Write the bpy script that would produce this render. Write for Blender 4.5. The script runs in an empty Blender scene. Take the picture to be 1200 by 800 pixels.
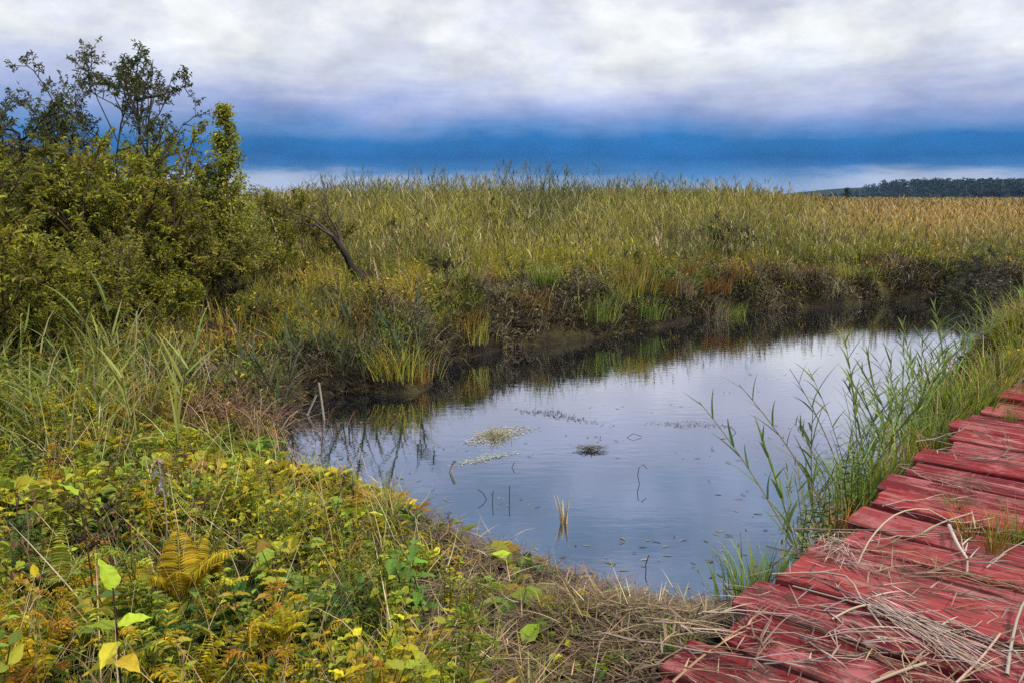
import bpy, math, random
import numpy as np
from mathutils import Vector

R = math.radians
rng = np.random.default_rng(11)
random.seed(5)
scene = bpy.context.scene
COL = scene.collection

# ------------------------------------------------------------------ camera
ZC = 2.0                    # eye height over the water (z = 0)
PITCH = R(9.65)
FPX = 1000.0                # focal length in pixels of a 1200 px wide picture
cp, sp = math.cos(PITCH), math.sin(PITCH)
cam_d = bpy.data.cameras.new('camera')
cam_d.sensor_width = 36.0
cam_d.lens = 36.0 * FPX / 1200.0
cam_d.clip_end = 9000
cam_d.clip_start = 0.05
cam = bpy.data.objects.new('camera', cam_d)
cam.location = (0, 0, ZC)
cam.rotation_euler = (R(90) - PITCH, 0, 0)
COL.objects.link(cam)
scene.camera = cam


def ground_at(px, py, z=0.0):
    """point of the horizontal plane z seen at a pixel of the 1200x800 photograph"""
    dx, dy = px - 600.0, 400.0 - py
    d = np.array([dx, FPX * cp + dy * sp, -FPX * sp + dy * cp])
    t = (z - ZC) / d[2]
    return np.array([d[0] * t, d[1] * t, z])


def at(px, y, z=0.4):
    depth = y * cp - (z - ZC) * sp
    return np.array([(px - 600.0) / FPX * depth, y, z])


def pix(p):
    x, y, z = p[0], p[1], p[2] - ZC
    depth = y * cp - z * sp
    up = y * sp + z * cp
    return 600 + FPX * x / depth, 400 - FPX * up / depth


# ------------------------------------------------------------------ noise
def vnoise(x, y, s=1.0, seed=0):
    x = np.asarray(x, float) / s + 37.3 * seed
    y = np.asarray(y, float) / s - 17.9 * seed
    xi, yi = np.floor(x), np.floor(y)
    fx, fy = x - xi, y - yi
    fx = fx * fx * (3 - 2 * fx)
    fy = fy * fy * (3 - 2 * fy)

    def h(a, b):
        v = np.sin(a * 127.1 + b * 311.7 + seed * 74.7) * 43758.5453
        return v - np.floor(v)
    return (h(xi, yi) * (1 - fx) * (1 - fy) + h(xi + 1, yi) * fx * (1 - fy)
            + h(xi, yi + 1) * (1 - fx) * fy + h(xi + 1, yi + 1) * fx * fy)


def fbm(x, y, s, seed=0, o=3):
    a, t, n = 0, 0.0, 0.0
    for k in range(o):
        w = 0.5 ** k
        t = t + w * vnoise(x, y, s * 0.5 ** k, seed + k * 3)
        n += w
    return t / n


def smooth(a, b, x):
    t = np.clip((np.asarray(x, float) - a) / (b - a), 0, 1)
    return t * t * (3 - 2 * t)


# ------------------------------------------------------------------ pond outline
PX_OUT = [(345, 468), (405, 458), (440, 462), (500, 458), (508, 432), (560, 414), (640, 402), (720, 394), (790, 380), (850, 368),
          (950, 361), (1050, 354), (1150, 349), (1250, 344), (1400, 338), (1650, 345), (1560, 372), (1330, 388), (1190, 402), (1130, 450), (1085, 505),
          (1030, 560), (985, 610), (945, 650), (905, 700), (860, 730), (800, 724), (720, 702), (640, 668), (560, 642),
          (490, 604), (435, 574), (365, 566), (335, 540), (326, 500)]
POND = np.array([ground_at(px, py)[:2] for px, py in PX_OUT])
for _ in range(2):
    nx = np.roll(POND, -1, 0)
    POND = np.stack([POND * .75 + nx * .25, POND * .25 + nx * .75], 1).reshape(-1, 2)


def sd_pond(x, y):
    x = np.asarray(x, float).ravel()
    y = np.asarray(y, float).ravel()
    best = np.full(x.shape, 1e9)
    inside = np.zeros(x.shape, bool)
    n = len(POND)
    for i in range(n):
        a, b = POND[i], POND[(i + 1) % n]
        e = b - a
        wx, wy = x - a[0], y - a[1]
        t = np.clip((wx * e[0] + wy * e[1]) / (e @ e), 0, 1)
        best = np.minimum(best, (wx - e[0] * t) ** 2 + (wy - e[1] * t) ** 2)
        c = (a[1] > y) != (b[1] > y)
        if abs(e[1]) > 1e-9:
            inside ^= c & (x < a[0] + e[0] * (y - a[1]) / e[1])
    d = np.sqrt(best)
    return np.where(inside, -d, d)


# boardwalk frame: origin on its pond-side edge, axis along it, q across it (towards +x)
BW_O = ground_at(765, 800, 0.4)[:2]
BW_A = ground_at(1110, 515, 0.4)[:2] - BW_O
BW_A = BW_A / np.linalg.norm(BW_A)
BW_Q = np.array([BW_A[1], -BW_A[0]])
BW_W, BW_S0, BW_S1 = 1.75, -0.8, 11.5


def bw_coord(x, y):
    return ((x - BW_O[0]) * BW_A[0] + (y - BW_O[1]) * BW_A[1], (x - BW_O[0]) * BW_Q[0] + (y - BW_O[1]) * BW_Q[1])


def height(x, y):
    shp = np.shape(x)
    x = np.asarray(x, float).ravel()
    y = np.asarray(y, float).ravel()
    sd = sd_pond(x, y)
    sd = sd + (fbm(x, y, .9, 4) - .5) * .34 * np.exp(-np.abs(sd) / 1.5)
    far = smooth(8.5, 10.5, y + .25 * x)
    A = .30 + .22 * far
    k = .42 - .20 * far
    out = A * (1 - np.exp(-np.maximum(sd, 0) / k))
    bumps = (fbm(x, y, .55, 1) - .5) * (.26 + .26 * smooth(7, 9, y)) + (fbm(x, y, .17, 9, 2) - .5) * .10 * smooth(7, 9, y) + (fbm(x, y, 2.4, 7) - .5) * .22
    bumps *= smooth(0.05, .6, sd) * (1 - smooth(40, 90, y))
    inn = -.55 * (1 - np.exp(np.minimum(sd, 0) / .35))
    h = out + bumps + inn + 0.02 * smooth(.0, .1, sd)
    s, q = bw_coord(x, y)
    under = smooth(-.15, .15, q) * (1 - smooth(BW_W - .1, BW_W + .3, q)) * smooth(BW_S0 - .4, BW_S0, s)
    h = h * (1 - under) + np.minimum(h, .16) * under
    return h.reshape(shp)


def hz(x, y):
    return float(height(np.array([x]), np.array([y]))[0])


def hit(px, py):
    z = .3
    for _ in range(7):
        p = ground_at(px, py, z)
        z = .5 * z + .5 * hz(p[0], p[1])
    return ground_at(px, py, z)


# ------------------------------------------------------------------ mesh builder
class MB:
    def __init__(s):
        s.v, s.f, s.c, s.n = [], [], [], 0

    def add(s, v, f, c):
        v = np.asarray(v, float).reshape(-1, 3)
        s.v.append(v)
        s.f.append(np.asarray(f, int).reshape(-1, 4) + s.n)
        c = np.asarray(c, float)
        if c.ndim == 1:
            c = np.tile(c, (len(v), 1))
        s.c.append(c.reshape(-1, 3))
        s.n += len(v)

    def build(s, name, mat, parent=None, smooth_shade=False):
        me = bpy.data.meshes.new(name)
        V = np.concatenate(s.v) if s.v else np.zeros((0, 3))
        F = np.concatenate(s.f) if s.f else np.zeros((0, 4), int)
        C = np.concatenate(s.c) if s.c else np.zeros((0, 3))
        me.vertices.add(len(V))
        me.vertices.foreach_set('co', V.astype(np.float32).ravel())
        tri = F[:, 3] == F[:, 2]
        counts = np.where(tri, 3, 4)
        flat = F.ravel()
        keep = np.ones_like(F, bool)
        keep[tri, 3] = False
        loops = flat[keep.ravel()]
        me.loops.add(len(loops))
        me.loops.foreach_set('vertex_index', loops.astype(np.int32))
        me.polygons.add(len(F))
        starts = np.concatenate([[0], np.cumsum(counts)[:-1]]) if len(F) else np.zeros(0)
        me.polygons.foreach_set('loop_start', starts.astype(np.int32))
        me.polygons.foreach_set('use_smooth', np.full(len(F), smooth_shade))
        at_ = me.color_attributes.new('col', 'FLOAT_COLOR', 'POINT')
        at_.data.foreach_set('color', np.concatenate([C, np.ones((len(C), 1))], 1).astype(np.float32).ravel())
        me.update(calc_edges=True)
        me.validate()
        me.materials.append(mat)
        o = bpy.data.objects.new(name, me)
        COL.objects.link(o)
        if parent:
            o.parent = parent
        return o


def unit(v):
    return v / np.maximum(np.linalg.norm(v, axis=-1, keepdims=True), 1e-9)


def arr(v, n):
    v = np.asarray(v, float)
    return np.full(n, float(v)) if v.ndim == 0 else v


def colr(c, n, jit=.15, g=None):
    """n colours round a base colour (or rows of base colours)"""
    g = g or rng
    c = np.asarray(c, float)
    if c.ndim == 1:
        c = np.tile(c, (n, 1))
    k = 1 + (g.random((n, 1)) - .5) * 2 * jit
    h = 1 + (g.random((n, 3)) - .5) * jit
    return np.clip(c * k * h, 0.002, .95)


def blades(mb, base, az, L, W, th0, th1, col, segs=4, tip=None, power=1.4, twist=None):
    """bent grass blades: th0/th1 = lean from vertical at foot / tip"""
    base = np.asarray(base, float).reshape(-1, 3)
    n = len(base)
    az, L, W, th0, th1 = (arr(a, n) for a in (az, L, W, th0, th1))
    t = np.linspace(0, 1, segs + 1)
    th = th0[:, None] + (th1 - th0)[:, None] * ((t[:-1] + .5 / segs) ** power)[None]
    st = (L / segs)[:, None]
    hx = np.concatenate([np.zeros((n, 1)), np.cumsum(np.sin(th) * st, 1)], 1)
    hzv = np.concatenate([np.zeros((n, 1)), np.cumsum(np.cos(th) * st, 1)], 1)
    P = np.stack([hx * np.cos(az)[:, None], hx * np.sin(az)[:, None], hzv], -1) + base[:, None]
    tw = arr(rng.uniform(-.9, .9, n) if twist is None else twist, n)
    sa = az + math.pi / 2 + tw
    side = np.stack([np.cos(sa), np.sin(sa), np.zeros(n)], -1)
    prof = np.minimum(1, .55 + t * 2.2) * np.maximum(1 - t, 0.04) ** .6
    off = side[:, None] * (W[:, None] * prof[None] * .5)[..., None]
    V = np.stack([P - off, P + off], 2)
    col = np.asarray(col, float)
    if col.ndim == 1:
        col = np.tile(col, (n, 1))
    C = np.repeat(col[:, None], segs + 1, 1)
    if tip is not None:
        tp = np.asarray(tip, float)
        if tp.ndim == 1:
            tp = np.tile(tp, (n, 1))
        w = np.clip((t - .55) / .45, 0, 1)[None, :, None]
        C = C * (1 - w) + tp[:, None] * w
    C = np.repeat(C[:, :, None], 2, 2)
    k = np.arange(segs)
    f = np.stack([2 * k, 2 * k + 1, 2 * k + 3, 2 * k + 2], -1)
    F = f[None] + (np.arange(n) * 2 * (segs + 1))[:, None, None]
    mb.add(V, F, C.reshape(-1, 3))
    return P


def leaves(mb, base, az, pitch, L, W, col, roll=None, fold=.3, droop=.18):
    """ovate leaves folded along the midrib"""
    base = np.asarray(base, float).reshape(-1, 3)
    n = len(base)
    az, pitch, L, W = (arr(a, n) for a in (az, pitch, L, W))
    roll = arr(rng.uniform(-.6, .6, n) if roll is None else roll, n)
    d = np.stack([np.cos(pitch) * np.cos(az), np.cos(pitch) * np.sin(az), np.sin(pitch)], -1)
    s0 = np.stack([-np.sin(az), np.cos(az), np.zeros(n)], -1)
    n0 = np.cross(d, s0)
    cr, sr = np.cos(roll)[:, None], np.sin(roll)[:, None]
    s = s0 * cr + n0 * sr
    nn = np.cross(d, s)
    Lr, Wr = L[:, None], W[:, None] * .5
    tip = base + d * Lr - nn * Lr * droop * 1.6 - np.array([0, 0, 1.]) * Lr * .05
    m1 = base + d * Lr * .30
    m2 = base + d * Lr * .66 - nn * Lr * droop * .5
    lift = nn * Wr * fold
    V = np.stack([base, m1 + s * Wr * .95 + lift, m2 + s * Wr * .72 + lift, tip, m2 - s * Wr * .72 + lift, m1 - s * Wr * .95 + lift], 1)
    F = np.array([[0, 1, 2, 3], [0, 3, 4, 5]])[None] + (np.arange(n) * 6)[:, None, None]
    col = np.asarray(col, float)
    if col.ndim == 1:
        col = np.tile(col, (n, 1))
    mb.add(V, F, np.repeat(col, 6, 0))


def bigleaf(mb, base, az, pitch, L, W, col, roll=0.0, fold=.25, droop=.3, wav=0.0):
    """one large leaf with a curved outline, midrib fold and drooping tip"""
    base = np.asarray(base, float)
    d = np.array([math.cos(pitch) * math.cos(az), math.cos(pitch) * math.sin(az), math.sin(pitch)])
    s0 = np.array([-math.sin(az), math.cos(az), 0.])
    n0 = np.cross(d, s0)
    s_, nn = s0 * math.cos(roll) + n0 * math.sin(roll), None
    nn = np.cross(d, s_)
    T, X = np.meshgrid(np.linspace(0, 1, 9), np.linspace(-1, 1, 5), indexing='ij')
    w = np.maximum(np.sin(math.pi * T ** .72) * (1 - .25 * T), .02) * W * .5
    zz = fold * np.abs(X) * w - droop * L * T ** 2 * .6 + wav * np.sin(T * 17 + X * 2) * np.abs(X)
    V = base + d * (T * L)[..., None] + s_ * (X * w)[..., None] + nn * zz[..., None]
    i, j = np.meshgrid(np.arange(8), np.arange(4), indexing='ij')
    mb.add(V, np.stack([i * 5 + j, (i + 1) * 5 + j, (i + 1) * 5 + j + 1, i * 5 + j + 1], -1).reshape(-1, 4), col)


def tubes(mb, paths, radii, col, sides=4, cap=True):
    """paths (n,k,3), radii (n,k)"""
    P = np.asarray(paths, float)
    if P.ndim == 2:
        P = P[None]
    n, k, _ = P.shape
    r = np.asarray(radii, float)
    if r.ndim == 0:
        r = np.full((n, k), float(r))
    elif r.ndim == 1:
        r = np.tile(r, (n, 1))
    T = unit(np.gradient(P, axis=1))
    ref = np.where(np.abs(T[:, :1, 2:3]) > .8, np.array([[[1., .2, 0.]]]), np.array([[[.1, .2, 1.]]]))
    A = unit(np.cross(T, ref))
    B = np.cross(T, A)
    an = np.arange(sides) * 2 * math.pi / sides
    ring = P[:, :, None] + (A[:, :, None] * np.cos(an)[None, None, :, None] + B[:, :, None] * np.sin(an)[None, None, :, None]) * r[:, :, None, None]
    col = np.asarray(col, float)
    if col.ndim == 1:
        col = np.tile(col, (n, 1))
    i, j = np.meshgrid(np.arange(k - 1), np.arange(sides), indexing='ij')
    j2 = (j + 1) % sides
    f = np.stack([i * sides + j, i * sides + j2, (i + 1) * sides + j2, (i + 1) * sides + j], -1).reshape(-1, 4)
    if cap and sides == 4:
        f = np.concatenate([f, [[3, 2, 1, 0]], [[(k - 1) * sides + q for q in range(4)]]])
    F = f[None] + (np.arange(n) * k * sides)[:, None, None]
    mb.add(ring, F, np.repeat(col, k * sides, 0))


def curve_path(p0, p1, bow=0.0, k=6, sag=None, jit=0.0, g=None):
    g = g or rng
    p0, p1 = np.asarray(p0, float), np.asarray(p1, float)
    t = np.linspace(0, 1, k)[:, None]
    P = p0 + (p1 - p0) * t
    b = np.asarray(bow if np.ndim(bow) else [0, 0, bow], float)
    P = P + b * 4 * t * (1 - t)
    if jit:
        P[1:-1] += g.normal(0, jit, (k - 2, 3))
    return P


# ------------------------------------------------------------------ materials
def nodes_of(m):
    m.use_nodes = True
    nt = m.node_tree
    nt.nodes.clear()
    return nt, nt.nodes, nt.links


def foliage_mat(name, translucent=.3, rough=.6, spec=.25, hue=.012, val=.4, gain=1.0):
    m = bpy.data.materials.new(name)
    nt, N, K = nodes_of(m)
    out = N.new('ShaderNodeOutputMaterial')
    a = N.new('ShaderNodeAttribute')
    a.attribute_name = 'col'
    oi = N.new('ShaderNodeObjectInfo')
    geo = N.new('ShaderNodeNewGeometry')
    hsv = N.new('ShaderNodeHueSaturation')
    mr = N.new('ShaderNodeMapRange')
    mr.inputs['To Min'].default_value = .5 - hue
    mr.inputs['To Max'].default_value = .5 + hue
    K.new(oi.outputs['Random'], mr.inputs['Value'])
    K.new(mr.outputs[0], hsv.inputs['Hue'])
    mv = N.new('ShaderNodeMapRange')
    mv.inputs['To Min'].default_value = gain * (1 - val)
    mv.inputs['To Max'].default_value = gain * (1 + val)
    K.new(geo.outputs['Random Per Island'], mv.inputs['Value'])
    K.new(mv.outputs[0], hsv.inputs['Value'])
    K.new(a.outputs['Color'], hsv.inputs['Color'])
    hsv.inputs['Saturation'].default_value = 1.05
    p = N.new('ShaderNodeBsdfPrincipled')
    p.inputs['Roughness'].default_value = rough
    p.inputs['Specular IOR Level'].default_value = spec
    K.new(hsv.outputs[0], p.inputs['Base Color'])
    if translucent > 0:
        t = N.new('ShaderNodeBsdfTranslucent')
        K.new(hsv.outputs[0], t.inputs['Color'])
        mx = N.new('ShaderNodeMixShader')
        mx.inputs[0].default_value = translucent
        K.new(p.outputs[0], mx.inputs[1])
        K.new(t.outputs[0], mx.inputs[2])
        K.new(mx.outputs[0], out.inputs[0])
    else:
        K.new(p.outputs[0], out.inputs[0])
    return m


M_LEAF = foliage_mat('leaf', .38, gain=1.42)
M_DRY = foliage_mat('dry_stalk', .12, .75, .15, .015, .35)
M_BARK = foliage_mat('bark', 0, .85, .1, .01, .15)


def ground_mat():
    m = bpy.data.materials.new('peat_soil')
    nt, N, K = nodes_of(m)
    out = N.new('ShaderNodeOutputMaterial')
    p = N.new('ShaderNodeBsdfPrincipled')
    p.inputs['Roughness'].default_value = .95
    p.inputs['Specular IOR Level'].default_value = .1
    tc = N.new('ShaderNodeTexCoord')
    n1 = N.new('ShaderNodeTexNoise')
    n1.inputs['Scale'].default_value = 1.6
    n1.inputs['Detail'].default_value = 8
    n1.inputs['Roughness'].default_value = .7
    K.new(tc.outputs['Object'], n1.inputs['Vector'])
    r = N.new('ShaderNodeValToRGB')
    e = r.color_ramp.elements
    e[0].position, e[0].color = .3, (.010, .008, .006, 1)
    e[1].position, e[1].color = .75, (.075, .060, .022, 1)
    for pos, c in ((.45, (.022, .016, .010, 1)), (.58, (.040, .034, .014, 1))):
        x = e.new(pos)
        x.color = c
    K.new(n1.outputs['Fac'], r.inputs[0])
    n2 = N.new('ShaderNodeTexNoise')
    n2.inputs['Scale'].default_value = 28
    n2.inputs['Detail'].default_value = 6
    K.new(tc.outputs['Object'], n2.inputs['Vector'])
    mm = N.new('ShaderNodeMix')
    mm.data_type = 'RGBA'
    mm.blend_type = 'OVERLAY'
    mm.inputs[0].default_value = .8
    K.new(r.outputs[0], mm.inputs[6])
    K.new(n2.outputs['Fac'], mm.inputs[7])
    K.new(mm.outputs[2], p.inputs['Base Color'])
    b = N.new('ShaderNodeBump')
    b.inputs['Strength'].default_value = 1
    b.inputs['Distance'].default_value = .05
    K.new(n2.outputs['Fac'], b.inputs['Height'])
    K.new(b.outputs[0], p.inputs['Normal'])
    K.new(p.outputs[0], out.inputs[0])
    return m


def water_mat():
    m = bpy.data.materials.new('pond_water')
    nt, N, K = nodes_of(m)
    out = N.new('ShaderNodeOutputMaterial')
    d = N.new('ShaderNodeBsdfDiffuse')
    d.inputs['Color'].default_value = (.006, .009, .012, 1)
    g = N.new('ShaderNodeBsdfGlossy')
    g.inputs['Color'].default_value = (.89, .90, .97, 1)
    g.inputs['Roughness'].default_value = .015
    lw = N.new('ShaderNodeLayerWeight')
    lw.inputs['Blend'].default_value = .5
    mr = N.new('ShaderNodeMapRange')
    mr.inputs['From Min'].default_value = .35
    mr.inputs['From Max'].default_value = .88
    mr.inputs['To Min'].default_value = .36
    mr.inputs['To Max'].default_value = .86
    K.new(lw.outputs['Facing'], mr.inputs['Value'])
    tc = N.new('ShaderNodeTexCoord')
    mp = N.new('ShaderNodeMapping')
    mp.inputs['Scale'].default_value = (1, 2.2, 1)
    K.new(tc.outputs['Object'], mp.inputs[0])
    n = N.new('ShaderNodeTexNoise')
    n.inputs['Scale'].default_value = 5
    n.inputs['Detail'].default_value = 4
    K.new(mp.outputs[0], n.inputs['Vector'])
    b = N.new('ShaderNodeBump')
    b.inputs['Strength'].default_value = .05
    b.inputs['Distance'].default_value = .02
    K.new(n.outputs['Fac'], b.inputs['Height'])
    K.new(b.outputs[0], g.inputs['Normal'])
    mx = N.new('ShaderNodeMixShader')
    K.new(mr.outputs[0], mx.inputs[0])
    K.new(d.outputs[0], mx.inputs[1])
    K.new(g.outputs[0], mx.inputs[2])
    K.new(mx.outputs[0], out.inputs[0])
    return m


def plank_mat():
    """faded red paint on weathered boards; 'grain' holds the board's own length/width coordinates, col its tint"""
    m = bpy.data.materials.new('red_painted_board')
    nt, N, K = nodes_of(m)
    out = N.new('ShaderNodeOutputMaterial')
    p = N.new('ShaderNodeBsdfPrincipled')
    tc = N.new('ShaderNodeTexCoord')
    oi = N.new('ShaderNodeObjectInfo')
    add = N.new('ShaderNodeVectorMath')
    add.operation = 'ADD'
    sc = N.new('ShaderNodeVectorMath')
    sc.operation = 'SCALE'
    cmb = N.new('ShaderNodeCombineXYZ')
    for i in range(3):
        K.new(oi.outputs['Random'], cmb.inputs[i])
    K.new(cmb.outputs[0], sc.inputs[0])
    sc.inputs['Scale'].default_value = 40
    K.new(tc.outputs['Object'], add.inputs[0])
    K.new(sc.outputs[0], add.inputs[1])
    mp = N.new('ShaderNodeMapping')
    mp.inputs['Scale'].default_value = (1.6, 34, 16)
    K.new(add.outputs[0], mp.inputs[0])
    g = N.new('ShaderNodeTexNoise')
    g.inputs['Scale'].default_value = 1
    g.inputs['Detail'].default_value = 7
    g.inputs['Roughness'].default_value = .65
    g.inputs['Distortion'].default_value = .6
    K.new(mp.outputs[0], g.inputs['Vector'])
    w = N.new('ShaderNodeTexNoise')
    w.inputs['Scale'].default_value = 5
    w.inputs['Detail'].default_value = 8
    w.inputs['Roughness'].default_value = .7
    K.new(add.outputs[0], w.inputs['Vector'])
    a = N.new('ShaderNodeAttribute')
    a.attribute_name = 'col'
    # faded patches
    r1 = N.new('ShaderNodeMapRange')
    r1.inputs['From Min'].default_value = .50
    r1.inputs['From Max'].default_value = .62
    K.new(w.outputs['Fac'], r1.inputs['Value'])
    m1 = N.new('ShaderNodeMix')
    m1.data_type = 'RGBA'
    K.new(r1.outputs[0], m1.inputs[0])
    K.new(a.outputs['Color'], m1.inputs[6])
    m1.inputs[7].default_value = (.25, .074, .070, 1)
    # bare grey wood in the grain
    r2 = N.new('ShaderNodeMapRange')
    r2.inputs['From Min'].default_value = .55
    r2.inputs['From Max'].default_value = .63
    r2.inputs['To Max'].default_value = .8
    K.new(g.outputs['Fac'], r2.inputs['Value'])
    m2 = N.new('ShaderNodeMix')
    m2.data_type = 'RGBA'
    K.new(r2.outputs[0], m2.inputs[0])
    K.new(m1.outputs[2], m2.inputs[6])
    m2.inputs[7].default_value = (.26, .13, .115, 1)
    # dark cracks
    r3 = N.new('ShaderNodeMapRange')
    r3.inputs['From Min'].default_value = .445
    r3.inputs['From Max'].default_value = .375
    r3.inputs['To Max'].default_value = .9
    K.new(g.outputs['Fac'], r3.inputs['Value'])
    m3 = N.new('ShaderNodeMix')
    m3.data_type = 'RGBA'
    K.new(r3.outputs[0], m3.inputs[0])
    K.new(m2.outputs[2], m3.inputs[6])
    m3.inputs[7].default_value = (.032, .012, .011, 1)
    mud = N.new('ShaderNodeTexNoise')
    mud.inputs['Scale'].default_value = 3.2
    mud.inputs['Detail'].default_value = 9
    mud.inputs['Roughness'].default_value = .75
    K.new(sc.outputs[0], mud.inputs['Vector'])
    ad2 = N.new('ShaderNodeVectorMath')
    ad2.operation = 'MULTIPLY_ADD'
    K.new(sc.outputs[0], ad2.inputs[0])
    ad2.inputs[1].default_value = (1.7, 1.7, 1.7)
    K.new(tc.outputs['Object'], ad2.inputs[2])
    K.new(ad2.outputs[0], mud.inputs['Vector'])
    r4 = N.new('ShaderNodeMapRange')
    r4.inputs['From Min'].default_value = .52
    r4.inputs['From Max'].default_value = .62
    r4.inputs['To Max'].default_value = .75
    K.new(mud.outputs['Fac'], r4.inputs['Value'])
    m4 = N.new('ShaderNodeMix')
    m4.data_type = 'RGBA'
    K.new(r4.outputs[0], m4.inputs[0])
    K.new(m3.outputs[2], m4.inputs[6])
    m4.inputs[7].default_value = (.055, .032, .024, 1)
    K.new(m4.outputs[2], p.inputs['Base Color'])
    p.inputs['Roughness'].default_value = .9
    p.inputs['Specular IOR Level'].default_value = .08
    b = N.new('ShaderNodeBump')
    b.inputs['Strength'].default_value = .7
    b.inputs['Distance'].default_value = .006
    K.new(g.outputs['Fac'], b.inputs['Height'])
    K.new(b.outputs[0], p.inputs['Normal'])
    K.new(p.outputs[0], out.inputs[0])
    return m


M_GROUND, M_WATER, M_PLANK = ground_mat(), water_mat(), plank_mat()

# ------------------------------------------------------------------ bookkeeping of things
LABELS = []          # (object, label stem, pixel x, pixel y): made unique at the end


def tag(o, label, cat, group=None, kind=None, fixed=False):
    if kind:
        o['kind'] = kind
    if cat:
        o['category'] = cat
    if group:
        o['group'] = group
    if label:
        o['label'] = label
        if not fixed and not kind:
            LABELS.append((o, label))
    return o


def empty(name, loc=(0, 0, 0), rz=0.0, s=1.0):
    o = bpy.data.objects.new(name, None)
    o.empty_display_size = .05
    o.location = tuple(float(a) for a in loc)
    o.rotation_euler = (0, 0, float(rz))
    o.scale = (s, s, s)
    COL.objects.link(o)
    return o


def kids_of(o):
    return list(o.children)


class Kind:
    """a thing with parts, built once and then copied with obj.copy()"""

    def __init__(s, name, parts):
        s.name, s.parts, s.used, s.first = name, parts, False, None

    def place(s, loc, rz, scale, label, cat, group=None, tilt=(0, 0)):
        if not s.used:
            root = empty(s.name)
            s.kids = []
            for p in s.parts:
                pn, mb, mat, par = p if len(p) == 4 else (*p, None)
                holder = root if par is None else next(k for k in s.kids if k.name.split('.')[0] == par)
                s.kids.append(mb.build(pn, mat, holder))
            s.used, s.first = True, root
        else:
            root = s.first.copy()
            COL.objects.link(root)
            for ch in kids_of(s.first):
                c = ch.copy()
                COL.objects.link(c)
                c.parent = root
                for g in kids_of(ch):
                    d = g.copy()
                    COL.objects.link(d)
                    d.parent = c
        root.location = tuple(float(a) for a in loc)
        root.rotation_euler = (float(tilt[0]), float(tilt[1]), float(rz))
        root.scale = (scale,) * 3 if np.ndim(scale) == 0 else tuple(scale)
        for k in ('label', 'group', 'category'):
            if k in root:
                del root[k]
        tag(root, label, cat, group)
        return root


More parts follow.
